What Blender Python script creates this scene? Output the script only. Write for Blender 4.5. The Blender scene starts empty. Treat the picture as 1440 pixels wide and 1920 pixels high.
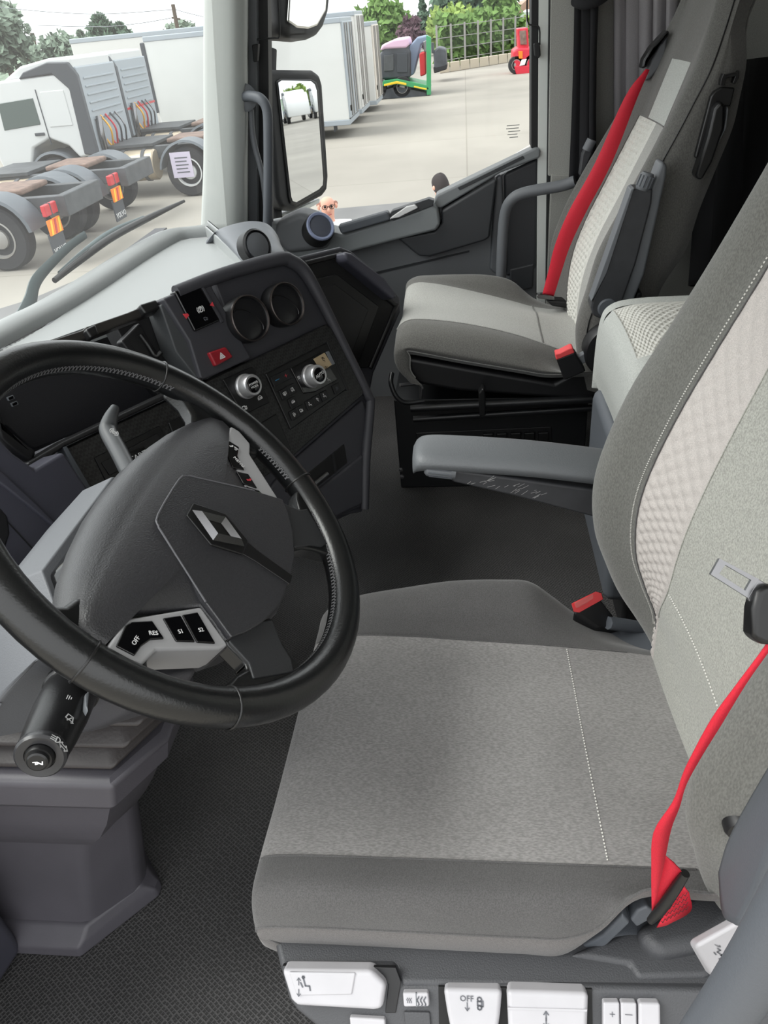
import bpy, bmesh, math, random
from mathutils import Vector as V, Matrix

random.seed(7)
S = bpy.context.scene
COL = S.collection
# ------------------------------------------------------------------ camera (24 mm phone held in the driver's door opening)
F = 1400.0            # focal length in pixels of the 1440x1920 frame
CAMZ = 1.12           # camera height above the cab floor (z = 0)
_dn = V((210, 2110, F)).normalized()
_a = 150.0
_dx = V((_a, -(F * F + _a * 210) / 2110, F)).normalized()
_up = -_dn
_dy = _up.cross(_dx)
CX = V((_dx[0], _dy[0], _up[0]))     # camera right / down / forward axes in world space
CY = V((_dx[1], _dy[1], _up[1]))
CZ = V((_dx[2], _dy[2], _up[2]))
CAM = V((0, 0, CAMZ))
cd = bpy.data.cameras.new('camera')
cd.sensor_fit = 'HORIZONTAL'; cd.sensor_width = 36.0; cd.lens = F / 1440 * 36.0
cd.clip_start = 0.02; cd.clip_end = 500
co = bpy.data.objects.new('camera', cd); COL.objects.link(co)
co.matrix_world = Matrix(((CX[0], -CY[0], -CZ[0], 0), (CX[1], -CY[1], -CZ[1], 0), (CX[2], -CY[2], -CZ[2], CAMZ), (0, 0, 0, 1)))
S.camera = co
# ------------------------------------------------------------------ sky, sun, exposure
W = bpy.data.worlds.new('sky'); S.world = W; W.use_nodes = True
_n = W.node_tree.nodes; _l = W.node_tree.links
_bg = _n['Background']
_tc = _n.new('ShaderNodeTexCoord'); _nz = _n.new('ShaderNodeTexNoise'); _cr = _n.new('ShaderNodeValToRGB')
_nz.inputs['Scale'].default_value = 2.2; _nz.inputs['Detail'].default_value = 5
_cr.color_ramp.elements[0].position = .3; _cr.color_ramp.elements[0].color = (.77, .79, .80, 1)
_cr.color_ramp.elements[1].position = .75; _cr.color_ramp.elements[1].color = (.89, .90, .90, 1)
_l.new(_tc.outputs['Generated'], _nz.inputs['Vector']); _l.new(_nz.outputs['Fac'], _cr.inputs['Fac'])
_l.new(_cr.outputs['Color'], _bg.inputs['Color'])
_bg.inputs['Strength'].default_value = 1.0
sd = bpy.data.lights.new('sun', 'SUN'); sd.energy = 1.5; sd.angle = math.radians(38); sd.color = (1, .97, .92)
so = bpy.data.objects.new('sun', sd); COL.objects.link(so)
so.rotation_euler = V((0.10, -0.62, -0.78)).to_track_quat('-Z', 'Y').to_euler()   # hazy sun high in front of the windscreen
S.view_settings.view_transform = 'Standard'; S.view_settings.look = 'None'
S.view_settings.gamma = 1.0; S.view_settings.use_curve_mapping = False
S.view_settings.exposure = 1.35

# ------------------------------------------------------------------ geometry from the measured camera
def ray(px, py): return CX * ((px - 720) / F) + CY * ((py - 960) / F) + CZ
def PX(px, py, x): d = ray(px, py); return CAM + d * (x / d[0])
def PY(px, py, y): d = ray(px, py); return CAM + d * (y / d[1])
def PZ(px, py, z): d = ray(px, py); return CAM + d * ((z - CAMZ) / d[2])
class Plane:
    def __init__(s, p, h, v):
        s.p = V(p); s.h = V(h).normalized(); s.n = s.h.cross(V(v)).normalized(); s.v = s.n.cross(s.h)
        if s.n.dot(CAM - s.p) < 0: s.n = -s.n
    def hit(s, px, py, o=0.0):
        d = ray(px, py); p0 = s.p + s.n * o
        return CAM + d * ((p0 - CAM).dot(s.n) / d.dot(s.n))
    def at(s, a, b, o=0.0): return s.p + s.h * a + s.v * b + s.n * o
    def ab(s, p): return ((p - s.p).dot(s.h), (p - s.p).dot(s.v))

# ------------------------------------------------------------------ object helpers
def link(o, parent=None):
    COL.objects.link(o)
    if parent is not None:
        o.parent = parent
        o.matrix_parent_inverse = Matrix.Translation(parent.location).inverted() if parent.type == 'EMPTY' else Matrix.Identity(4)
    return o
def tag(o, label=None, cat=None, group=None, kind=None):
    if label: o['label'] = label
    if cat: o['category'] = cat
    if group: o['group'] = group
    if kind: o['kind'] = kind
    return o
def thing(name, loc, label, cat, group=None):
    e = bpy.data.objects.new(name, None); e.location = loc; e.empty_display_size = .1
    COL.objects.link(e); tag(e, label, cat, group); return e
def copy_tree(o, off, label=None):
    c = o.copy(); COL.objects.link(c); c.location = o.location + V(off)
    if label: c['label'] = label
    for ch in [k for k in o.children]:
        d = ch.copy(); COL.objects.link(d); d.parent = c; d.matrix_parent_inverse = ch.matrix_parent_inverse.copy()
        for g in [k for k in ch.children]:
            e = g.copy(); COL.objects.link(e); e.parent = d; e.matrix_parent_inverse = g.matrix_parent_inverse.copy()
    return c
def mk(name, verts, faces, m, parent=None, smooth=True, bevel=0, seg=2, sub=0, solid=0, fix=True):
    me = bpy.data.meshes.new(name); me.from_pydata([tuple(v) for v in verts], [], faces)
    if fix:
        b = bmesh.new(); b.from_mesh(me); bmesh.ops.recalc_face_normals(b, faces=b.faces); b.to_mesh(me); b.free()
    for p in me.polygons: p.use_smooth = smooth
    me.materials.append(m)
    o = bpy.data.objects.new(name, me); link(o, parent)
    if solid:
        md = o.modifiers.new('thickness', 'SOLIDIFY'); md.thickness = solid; md.offset = -1
    if bevel:
        md = o.modifiers.new('bevel', 'BEVEL'); md.width = bevel; md.segments = seg; md.limit_method = 'ANGLE'; md.angle_limit = .6
        md.harden_normals = True
    if sub:
        md = o.modifiers.new('subdivision', 'SUBSURF'); md.levels = sub; md.render_levels = sub
    return o
def sharp(o, ang=40):
    me = o.data
    me.set_sharp_from_angle(angle=math.radians(ang)); return o
def prism(name, bot, top, m, parent=None, bevel=0, seg=2, smooth=True):
    n = len(bot); vs = list(bot) + list(top)
    fs = [tuple(range(n))[::-1], tuple(range(n, 2 * n))] + [(i, (i + 1) % n, n + (i + 1) % n, n + i) for i in range(n)]
    return sharp(mk(name, vs, fs, m, parent, smooth, bevel, seg))
def pp(name, pl, pix, h0, h1, m, parent=None, bevel=0, seg=2):
    """prism on a plane: outline read at height h1, extruded back to height h0"""
    top = [pl.hit(x, y, h1) for x, y in pix]
    return prism(name, [t + pl.n * (h0 - h1) for t in top], top, m, parent, bevel, seg)
def pa(name, pl, ab, h0, h1, m, parent=None, bevel=0, seg=2):
    return prism(name, [pl.at(a, b, h0) for a, b in ab], [pl.at(a, b, h1) for a, b in ab], m, parent, bevel, seg)
def box(name, lo, hi, m, parent=None, bevel=0, seg=2):
    x0, y0, z0 = lo; x1, y1, z1 = hi
    b = [V((x0, y0, z0)), V((x1, y0, z0)), V((x1, y1, z0)), V((x0, y1, z0))]
    return prism(name, b, [p + V((0, 0, z1 - z0)) for p in b], m, parent, bevel, seg)
def obox(name, c, ax, ay, az, m, parent=None, bevel=0, seg=2):
    c = V(c); ax = V(ax); ay = V(ay); az = V(az)
    b = [c - ax - ay - az, c + ax - ay - az, c + ax + ay - az, c - ax + ay - az]
    return prism(name, b, [p + az * 2 for p in b], m, parent, bevel, seg)
def cr(p, t):
    """Catmull-Rom through list p at parameter t in [0,len-1]"""
    n = len(p); i = min(int(t), n - 2); f = t - i
    a = p[i - 1] if i > 0 else p[0] * 2 - p[1]
    b = p[i]; c = p[i + 1]
    d = p[i + 2] if i + 2 < n else p[-1] * 2 - p[-2]
    return (b * 2 + (c - a) * f + (a * 2 - b * 5 + c * 4 - d) * f * f + (b * 3 - a - c * 3 + d) * f ** 3) * .5
def spl(p, k=6):
    p = [V(q) for q in p]
    return [cr(p, i / k) for i in range((len(p) - 1) * k + 1)]
def tube(name, pts, r, m, parent=None, n=10, closed=False, k=5, flat=None):
    """swept round tube; r a number or a list per control point; flat=(normal, factor) squashes the section"""
    pts = [V(p) for p in pts]
    rs = r if isinstance(r, (list, tuple)) else [r] * len(pts)
    if closed: pts = pts + [pts[0]]; rs = list(rs) + [rs[0]]
    if k > 1 and len(pts) > 2:
        R = [V((x, 0, 0)) for x in rs]; N = (len(pts) - 1) * k
        rs = [max(1e-4, cr(R, i / k)[0]) for i in range(N + 1)]; pts = [cr(pts, i / k) for i in range(N + 1)]
    L = len(pts); vs = []; up = None
    for i, p in enumerate(pts):
        if closed: t = pts[(i + 1) % (L - 1)] - pts[i - 1 if i else L - 2]
        else: t = pts[min(i + 1, L - 1)] - pts[max(i - 1, 0)]
        t.normalize()
        if up is None: up = t.orthogonal().normalized()
        up = (up - t * up.dot(t)).normalized(); s = t.cross(up)
        for j in range(n):
            a = 2 * math.pi * j / n; v = (up * math.cos(a) + s * math.sin(a)) * rs[i]
            if flat: v = v - flat[0] * (v.dot(flat[0]) * (1 - flat[1]))
            vs.append(p + v)
    fs = []
    M = L - 1 if closed else L
    for i in range(M - (0 if closed else 1)):
        a = i * n; b = ((i + 1) % M) * n
        fs += [(a + j, a + (j + 1) % n, b + (j + 1) % n, b + j) for j in range(n)]
    if not closed: fs += [tuple(range(n))[::-1], tuple(range((L - 1) * n, L * n))]
    else: vs = vs[:M * n]
    return sharp(mk(name, vs, fs, m, parent), 60)
def lathe(name, o, ax, prof, m, parent=None, n=28, ring=False):
    o = V(o); ax = V(ax).normalized(); a = ax.orthogonal().normalized(); b = ax.cross(a)
    vs = []; L = len(prof)
    for r, h in prof:
        for j in range(n):
            t = 2 * math.pi * j / n; vs.append(o + ax * h + (a * math.cos(t) + b * math.sin(t)) * max(r, 1e-5))
    fs = [(i * n + j, i * n + (j + 1) % n, (i + 1) * n + (j + 1) % n, (i + 1) * n + j) for i in range(L - 1) for j in range(n)]
    if ring: fs += [((L - 1) * n + j, (L - 1) * n + (j + 1) % n, (j + 1) % n, j) for j in range(n)]
    else: fs += [tuple(range(n))[::-1], tuple(range((L - 1) * n, L * n))]
    return sharp(mk(name, vs, fs, m, parent), 35)
def net(name, rows, m, parent=None, ku=5, kv=5, cols=None, disp=None, solid=0, close=False):
    """smooth surface through a control net; cols=(c0,c1) keeps only those control columns; disp(u,v)->offset along the normal"""
    rows = [[V(p) for p in r] for r in rows]; nr = len(rows); nc = len(rows[0])
    c0, c1 = cols or (0, nc - 1)
    A = int((nr - 1) * ku); B = int(round((c1 - c0) * kv))
    vs = []
    for i in range(A + 1):
        t = i / ku
        cp = [cr([rows[r][c] for r in range(nr)], t) for c in range(nc)]
        vs += [cr(cp, c0 + j / kv) for j in range(B + 1)]
    W1 = B + 1
    if disp:
        out = []
        for i in range(A + 1):
            for j in range(W1):
                du = vs[min(i + 1, A) * W1 + j] - vs[max(i - 1, 0) * W1 + j]
                dv = vs[i * W1 + min(j + 1, B)] - vs[i * W1 + max(j - 1, 0)]
                nn = du.cross(dv)
                if nn.length > 1e-12: nn.normalize()
                out.append(vs[i * W1 + j] + nn * disp(i / A, j / B))
        vs = out
    fs = [(i * W1 + j, i * W1 + j + 1, (i + 1) * W1 + j + 1, (i + 1) * W1 + j) for i in range(A) for j in range(B)]
    if close:
        fs += [tuple(range(W1))[::-1], tuple(range(A * W1, (A + 1) * W1))]
    o = mk(name, vs, fs, m, parent, fix=close)
    if solid:
        md = o.modifiers.new('thickness', 'SOLIDIFY'); md.thickness = solid; md.offset = -1
    return o
def text(name, s, o, xd, yd, size, m, parent=None, align='CENTER', ex=.0002):
    c = bpy.data.curves.new(name, 'FONT'); c.body = s; c.size = size; c.extrude = ex; c.align_x = align; c.align_y = 'CENTER'
    c.resolution_u = 2; c.materials.append(m)
    tmp = bpy.data.objects.new('lettering', c); me = bpy.data.meshes.new_from_object(tmp); me.name = name; bpy.data.objects.remove(tmp); bpy.data.curves.remove(c)
    ob = bpy.data.objects.new(name, me); x = V(xd).normalized(); z = x.cross(V(yd)).normalized(); y = z.cross(x); o = V(o)
    COL.objects.link(ob)
    w = Matrix(((x[0], y[0], z[0], o[0]), (x[1], y[1], z[1], o[1]), (x[2], y[2], z[2], o[2]), (0, 0, 0, 1)))
    if parent is not None:
        ob.parent = parent
        ob.matrix_parent_inverse = Matrix.Translation(parent.location).inverted() if parent.type == 'EMPTY' else Matrix.Identity(4)
    ob.matrix_basis = w
    return ob
def strokes(name, pl, lines, w, h, m, parent=None):
    """flat printed icon: poly-lines given in plane (a,b) coordinates, drawn w wide"""
    vs = []; fs = []
    for ln in lines:
        for (a0, b0), (a1, b1) in zip(ln[:-1], ln[1:]):
            dx, dy = a1 - a0, b1 - b0; L = math.hypot(dx, dy) or 1; ox, oy = -dy / L * w / 2, dx / L * w / 2; ex, ey = dx / L * w * .3, dy / L * w * .3
            i = len(vs)
            vs += [pl.at(a0 - ex + ox, b0 - ey + oy, h), pl.at(a1 + ex + ox, b1 + ey + oy, h), pl.at(a1 + ex - ox, b1 + ey - oy, h), pl.at(a0 - ex - ox, b0 - ey - oy, h)]
            fs.append((i, i + 1, i + 2, i + 3))
    return mk(name, vs, fs, m, parent, smooth=False, fix=False)

# ------------------------------------------------------------------ materials
def lin(c):
    return tuple(((x / 255 + .055) / 1.055) ** 2.4 if x > 10 else x / 255 / 12.92 for x in c) + (1,)
MATS = {}
def mat(name, col, rough=.6, metal=0, bump=None, var=None, spec=.5, coat=0, sheen=0, emit=None, weave=None, trans=0):
    """bump=(scale,strength,dist)  var=(scale,amount[,detail])  weave=(scale,strength,dist,colour amount)"""
    m = bpy.data.materials.new(name); m.use_nodes = True; N = m.node_tree.nodes; L = m.node_tree.links; b = N['Principled BSDF']
    c = lin(col); b.inputs['Base Color'].default_value = c; b.inputs['Roughness'].default_value = rough
    b.inputs['Metallic'].default_value = metal; b.inputs['Specular IOR Level'].default_value = spec
    b.inputs['Coat Weight'].default_value = coat
    if sheen: b.inputs['Sheen Weight'].default_value = sheen; b.inputs['Sheen Roughness'].default_value = .5
    if emit: b.inputs['Emission Color'].default_value = lin(emit[0]); b.inputs['Emission Strength'].default_value = emit[1]
    if bump or var or weave:
        tc = N.new('ShaderNodeTexCoord')
    colsock = None; hs = []
    if var:
        t = N.new('ShaderNodeTexNoise'); t.inputs['Scale'].default_value = var[0]; t.inputs['Detail'].default_value = var[2] if len(var) > 2 else 3
        L.new(tc.outputs['Object'], t.inputs['Vector'])
        mr = N.new('ShaderNodeMapRange'); mr.inputs['From Min'].default_value = .3; mr.inputs['From Max'].default_value = .7
        mr.inputs['To Min'].default_value = 1 - var[1]; mr.inputs['To Max'].default_value = 1 + var[1]
        L.new(t.outputs['Fac'], mr.inputs['Value'])
        mx = N.new('ShaderNodeMix'); mx.data_type = 'RGBA'; mx.blend_type = 'MULTIPLY'; mx.inputs['Factor'].default_value = 1
        mx.inputs['A'].default_value = c; L.new(mr.outputs['Result'], mx.inputs['B']); colsock = mx.outputs['Result']
    if weave:
        t = N.new('ShaderNodeTexNoise'); t.inputs['Scale'].default_value = weave[0]; t.inputs['Detail'].default_value = 2
        mp = N.new('ShaderNodeMapping'); mp.inputs['Scale'].default_value = weave[4] if len(weave) > 4 else (1, 1, 1)
        L.new(tc.outputs['Object'], mp.inputs['Vector']); L.new(mp.outputs['Vector'], t.inputs['Vector'])
        mr = N.new('ShaderNodeMapRange'); mr.inputs['From Min'].default_value = .35; mr.inputs['From Max'].default_value = .65
        mr.inputs['To Min'].default_value = 1 - weave[3]; mr.inputs['To Max'].default_value = 1 + weave[3]
        L.new(t.outputs['Fac'], mr.inputs['Value'])
        mx = N.new('ShaderNodeMix'); mx.data_type = 'RGBA'; mx.blend_type = 'MULTIPLY'; mx.inputs['Factor'].default_value = 1
        if colsock: L.new(colsock, mx.inputs['A'])
        else: mx.inputs['A'].default_value = c
        L.new(mr.outputs['Result'], mx.inputs['B']); colsock = mx.outputs['Result']
        bp = N.new('ShaderNodeBump'); bp.inputs['Strength'].default_value = weave[1]; bp.inputs['Distance'].default_value = weave[2]
        L.new(t.outputs['Fac'], bp.inputs['Height']); hs.append(bp)
    if bump:
        t = N.new('ShaderNodeTexNoise'); t.inputs['Scale'].default_value = bump[0]; t.inputs['Detail'].default_value = 2
        L.new(tc.outputs['Object'], t.inputs['Vector'])
        bp = N.new('ShaderNodeBump'); bp.inputs['Strength'].default_value = bump[1]; bp.inputs['Distance'].default_value = bump[2] if len(bump) > 2 else .001
        L.new(t.outputs['Fac'], bp.inputs['Height'])
        if hs: L.new(hs[-1].outputs['Normal'], bp.inputs['Normal'])
        hs.append(bp)
    if hs: L.new(hs[-1].outputs['Normal'], b.inputs['Normal'])
    if colsock: L.new(colsock, b.inputs['Base Color'])
    MATS[name] = m
    return m
def glass(name, tint, veil=0):
    m = bpy.data.materials.new(name); m.use_nodes = True; N = m.node_tree.nodes; L = m.node_tree.links
    for n in list(N):
        if n.type != 'OUTPUT_MATERIAL': N.remove(n)
    o = [n for n in N if n.type == 'OUTPUT_MATERIAL'][0]
    t = N.new('ShaderNodeBsdfTransparent'); t.inputs['Color'].default_value = (*tint, 1)
    g = N.new('ShaderNodeBsdfGlossy'); g.inputs['Roughness'].default_value = .02
    fr = N.new('ShaderNodeFresnel'); fr.inputs['IOR'].default_value = 1.25
    x = N.new('ShaderNodeMixShader'); L.new(fr.outputs[0], x.inputs[0]); L.new(t.outputs[0], x.inputs[1]); L.new(g.outputs[0], x.inputs[2])
    last = x.outputs[0]
    if veil:      # dust film on the pane
        tl = N.new('ShaderNodeBsdfTranslucent'); tl.inputs['Color'].default_value = (.9, .9, .9, 1); y = N.new('ShaderNodeMixShader'); y.inputs[0].default_value = veil
        L.new(last, y.inputs[1]); L.new(tl.outputs[0], y.inputs[2]); last = y.outputs[0]
    L.new(last, o.inputs[0]); return m

M_DASH = mat('dash_plastic', (55, 55, 60), .55, bump=(900, .25, .0006))
M_DASHTOP = mat('dash_top_plastic', (150, 153, 153), .45, bump=(900, .3, .0006))
M_BLACK = mat('black_plastic', (22, 22, 24), .45, bump=(1200, .1, .0004))
M_GLOSS = mat('gloss_black', (10, 10, 12), .12, coat=.3)
M_SATIN = mat('satin_black', (20, 20, 21), .35)
M_DEEP = mat('deep_black', (9, 9, 10), .7)
M_KNEE = mat('knee_panel_plastic', (62, 62, 72), .5, bump=(900, .25, .0006))
M_PED = mat('pedestal_plastic', (74, 72, 78), .48, bump=(700, .25, .0006), var=(8, .12))
M_LEATHER = mat('black_leather', (20, 21, 22), .29, bump=(420, .22, .0008), spec=.6)
M_THREAD = mat('black_thread', (92, 92, 94), .6)
M_PAD = mat('airbag_cover', (38, 38, 42), .42, spec=1.0, bump=(650, .5, .0008), weave=(520, .2, .0004, .22))
M_SILVER = mat('matte_silver', (176, 176, 178), .4, metal=.25)
M_CHROME = mat('chrome', (128, 128, 130), .16, metal=1)
M_STEEL = mat('brushed_steel', (138, 138, 140), .3, metal=.9, bump=(300, .1))
M_ALU = mat('knob_aluminium', (205, 205, 207), .3, metal=.7)
M_WHITEPRINT = mat('white_print', (225, 225, 225), .5)
M_GREYPRINT = mat('grey_print', (90, 92, 98), .5)
M_REDPRINT = mat('red_print', (205, 60, 70), .5)
M_GREENPRINT = mat('green_print', (120, 160, 60), .5)
M_BLUEPRINT = mat('blue_print', (50, 140, 190), .5)
M_RED = mat('red_button', (140, 28, 38), .4)
M_BUCKLERED = mat('buckle_red', (225, 75, 78), .5)
M_BELT = mat('red_webbing', (200, 28, 50), .7, weave=(1500, .3, .0003, .08, (1, 1, .3)))
M_INS = mat('seat_insert_fabric', (128, 126, 125), .92, weave=(620, .5, .0008, .20, (1, .35, 1)), var=(5, .15, 4), sheen=.2)
M_BOL = mat('seat_bolster_fabric', (74, 73, 73), .92, weave=(760, .5, .0007, .20), var=(9, .10), sheen=.25)
M_BOLLO = mat('seat_skirt_fabric', (96, 93, 92), .92, weave=(760, .5, .0007, .18), sheen=.2)
M_BACKBOL = mat('backrest_bolster_fabric', (100, 100, 96), .92, weave=(700, .5, .0007, .18, (1, 1, .4)), sheen=.2)
M_BACKMID = mat('backrest_centre_fabric', (158, 158, 151), .92, weave=(480, .6, .001, .20), sheen=.2)
M_PERF = mat('perforated_fabric', (182, 176, 172), .85, weave=(950, .5, .0006, .13))
M_CREAM = mat('seam_thread', (206, 204, 198), .8)
M_SEATP = mat('seat_base_plastic', (68, 69, 72), .55, bump=(600, .5, .0009))
M_SEATRIM = mat('seat_pan_plastic', (84, 88, 94), .55, bump=(700, .2))
M_LEVER = mat('lever_white', (176, 175, 179), .5, bump=(200, .05), var=(30, .03))
M_ARM = mat('armrest_vinyl', (96, 99, 102), .52, bump=(420, .45, .0008))
M_ARMLOW = mat('armrest_shell', (56, 57, 60), .5, bump=(60, .1), var=(40, .12))
M_GREYP = mat('grey_plastic', (104, 107, 111), .5, bump=(800, .15))
M_PBOL = mat('passenger_bolster_fabric', (92, 91, 88), .92, weave=(520, .5, .0008, .20, (1, 1, .5)), sheen=.25)
M_PINS = mat('passenger_insert_fabric', (156, 156, 152), .92, weave=(420, .5, .001, .14), sheen=.2)
M_PPAT = mat('passenger_quilt_fabric', (200, 199, 193), .88, weave=(500, .4, .0008, .08))
M_PMAT = mat('headrest_patch_fabric', (178, 180, 176), .92, weave=(420, .4, .0008, .10))
M_DOOR = mat('door_panel_plastic', (116, 118, 121), .55, bump=(800, .2, .0006))
M_DOORTOP = mat('door_sill_plastic', (128, 132, 134), .5, bump=(800, .15))
M_DOORDK = mat('door_pocket_plastic', (52, 54, 57), .5, bump=(500, .3))
M_PILLAR = mat('pillar_trim', (168, 172, 169), .6, bump=(900, .1))
M_PILLARF = mat('pillar_felt', (160, 160, 155), .85, weave=(500, .3, .0006, .12))
M_BODYWHITE = mat('body_white', (222, 226, 222), .35, coat=.3)
M_SEAL = mat('rubber_seal', (24, 25, 27), .6)
M_CURT = mat('black_curtain', (30, 30, 33), .9, weave=(900, .3, .0005, .12))
M_CURTG = mat('grey_curtain', (148, 145, 148), .85, weave=(900, .3, .0005, .10))
M_REAR = mat('rear_wall_lining', (36, 35, 36), .9, weave=(300, .3, .0008, .15))
M_LINER = mat('cab_lining', (206, 205, 200), .85)
M_METALDK = mat('dark_painted_steel', (26, 27, 29), .35, bump=(200, .08))
M_DISP = mat('lcd_display', (176, 156, 124), .3)
M_DISPK = mat('lcd_segment', (60, 48, 34), .5)
# ------------------------------------------------------------------ patterned materials
def mat_floor():
    m = mat('rubber_floor_mat', (66, 65, 65), .6, var=(5, .22, 5)); N = m.node_tree.nodes; L = m.node_tree.links; b = N['Principled BSDF']
    tc = N.new('ShaderNodeTexCoord'); mp = N.new('ShaderNodeMapping'); mp.inputs['Rotation'].default_value = (0, 0, .6); L.new(tc.outputs['Object'], mp.inputs[0])
    br = N.new('ShaderNodeTexVoronoi'); br.inputs['Scale'].default_value = 185; br.inputs['Randomness'].default_value = .25; br.distance = 'CHEBYCHEV'
    L.new(mp.outputs[0], br.inputs['Vector'])
    src = b.inputs['Base Color'].links[0].from_socket
    mr = N.new('ShaderNodeMapRange'); mr.inputs['From Min'].default_value = .28; mr.inputs['From Max'].default_value = .42
    mr.inputs['To Min'].default_value = .42; mr.inputs['To Max'].default_value = 1.25; L.new(br.outputs['Distance'], mr.inputs['Value'])
    mx = N.new('ShaderNodeMix'); mx.data_type = 'RGBA'; mx.blend_type = 'MULTIPLY'; mx.inputs['Factor'].default_value = 1
    L.new(src, mx.inputs['A']); L.new(mr.outputs[0], mx.inputs['B']); L.new(mx.outputs['Result'], b.inputs['Base Color'])
    bp = N.new('ShaderNodeBump'); bp.inputs['Strength'].default_value = .6; bp.inputs['Distance'].default_value = .0015
    L.new(mr.outputs[0], bp.inputs['Height']); L.new(bp.outputs[0], b.inputs['Normal']); return m
def mat_carbon():
    m = mat('carbon_weave', (34, 34, 35), .38); N = m.node_tree.nodes; L = m.node_tree.links; b = N['Principled BSDF']
    tc = N.new('ShaderNodeTexCoord'); w = N.new('ShaderNodeTexChecker'); w.inputs['Scale'].default_value = 210
    L.new(tc.outputs['Object'], w.inputs['Vector'])
    mr = N.new('ShaderNodeMapRange'); mr.inputs['To Min'].default_value = .008; mr.inputs['To Max'].default_value = .022; L.new(w.outputs['Fac'], mr.inputs['Value'])
    cc = N.new('ShaderNodeCombineColor'); [L.new(mr.outputs[0], cc.inputs[i]) for i in range(3)]
    L.new(cc.outputs[0], b.inputs['Base Color'])
    bp = N.new('ShaderNodeBump'); bp.inputs['Strength'].default_value = .35; bp.inputs['Distance'].default_value = .001; L.new(w.outputs['Fac'], bp.inputs['Height']); L.new(bp.outputs[0], b.inputs['Normal'])
    return m
M_FLOOR = mat_floor(); M_CARBON = mat_carbon()
M_GLASSW = glass('windscreen_glass', (.88, .91, .91), .04); M_GLASSD = glass('door_glass', (.92, .93, .93))
M_MIRROR = mat('mirror_glass', (225, 228, 230), .01, metal=1)

# ------------------------------------------------------------------ the cab shell
def struct(o): o['kind'] = 'structure'; return o
struct(box('floor', (.10, -1.42, -.06), (2.46, .98, 0), M_FLOOR))
struct(box('ceiling', (.02, -1.42, 1.88), (2.50, .62, 1.94), M_LINER))
struct(box('wall_rear', (.02, -1.46, 0), (2.50, -1.42, 1.88), M_REAR))
struct(box('wall_front', (.02, .99, 0), (2.50, 1.03, .60), M_DASH))
struct(prism('wall_left', [V((.02, -1.42, 0)), V((.06, -1.42, 0)), V((.06, -.62, 0)), V((.02, -.62, 0))],
             [V((.02, -1.42, 1.88)), V((.06, -1.42, 1.88)), V((.06, -.62, 1.88)), V((.02, -.62, 1.88))], M_LINER))
struct(box('wall_right', (2.46, -1.42, 0), (2.50, -.33, 1.88), M_PILLARF))
# roof lining band above both side doors and the windscreen header
struct(box('trim_1', (2.40, -.40, 1.66), (2.50, .56, 1.88), M_LINER))
struct(box('trim_2', (.02, -.62, 1.70), (.10, .62, 1.88), M_LINER))
struct(box('trim_3', (.10, .50, 1.74), (2.40, .66, 1.88), M_LINER))

# windscreen: bowed pane between the scuttle and the header
def wsb(x): d = abs(x - 1.26); return .875 - .20 * d * d
wrow0 = [V((x, wsb(x), .60)) for x in (.16, .5, .9, 1.3, 1.7, 2.1, 2.30)]
wrow1 = [V((p[0], p[1] - .085 * 2, 1.74)) for p in wrow0]
wmid = [(a + b) / 2 + V((0, .015, 0)) for a, b in zip(wrow0, wrow1)]
ws = struct(net('window_1', [wrow0, wmid, wrow1], M_GLASSW, ku=4, kv=3))

# passenger A-pillar trim
def colx(px, ya, yb, x): return PX(px[0], ya, x), PX(px[1], yb, x)
pil = []
for py in (-420, -150, 0, 150, 300, 380, 436):
    k = max(0, (py - 300) / 130)
    xs = [(384, 2.34), (386, 2.235), (391 , 2.215), (430, 2.205), (447 + 2 * k, 2.215), (458, 2.24), (463, 2.33)]
    pil.append([PX(px - 5 * k * (px < 395), py, x) for px, x in xs])
pilo = struct(net('trim_4', pil, M_PILLAR, ku=3, kv=3, close=False, solid=.004))
# narrow grey frame edge and the black door seal beside it
fr = thing('door_frame_edge', PX(470, 430, 2.36), 'narrow grey frame strip and black rubber seal beside the pale pillar', 'frame')
def vstrip(name, pxa, pxb, ya, yb, x, depth, m, par):
    a = [PX(pxa[0], ya, x), PX(pxa[1], ya, x)]; b = [PX(pxb[0], yb, x), PX(pxb[1], yb, x)]
    q = [a[0], a[1], b[1], b[0]]
    return prism(name, [p + V((depth, 0, 0)) for p in q], q, m, par, .002)
vstrip('frame_strip', (452, 479), (455, 482), -420, 440, 2.33, .05, M_GREYP, fr)
vstrip('seal', (478, 497), (483, 507), -420, 460, 2.36, .05, M_SEAL, fr)
# grab handle on the A-pillar
gh = thing('grab_handle', PX(464, 430, 2.25), 'dark grey curved grab handle fixed to the passenger windscreen pillar', 'handle')
tube('grip', [PX(459, 181, 2.23), PX(470, 180, 2.21), PX(489, 186, 2.19), PX(501, 208, 2.185), PX(503, 260, 2.185), PX(503, 330, 2.19), PX(502, 400, 2.20), PX(500, 445, 2.21)],
     [.013, .013, .0135, .0135, .0135, .0135, .0135, .0135], M_SEATRIM, gh, 12)
lathe('mount_rosette', PX(458, 183, 2.235), (-1, -.3, 0), [(.034, -.004), (.034, .002), (.026, .006), (0.0, .007)], M_GREYP, gh)
tube('lower_stay', [PX(470, 205, 2.26), PX(475, 262, 2.26), PX(492, 330, 2.26), PX(499, 395, 2.27), PX(500, 432, 2.28)], .008, M_GREYP, gh)

# ------------------------------------------------------------------ passenger door
XD = 2.42
D = Plane((XD, 0, .6), (0, -1, 0), (0, 0, 1))
door = thing('door_1', (XD, .2, .05), 'grey plastic passenger door with inclined window sill', 'door'); struct(door)
pp('door_panel', D, [(478, 470), (528, 452), (640, 450), (815, 388), (1003, 298), (1013, 300), (1005, 560), (1000, 760), (700, 830), (470, 720)], -.06, 0, M_DOOR, door, .004)
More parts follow.
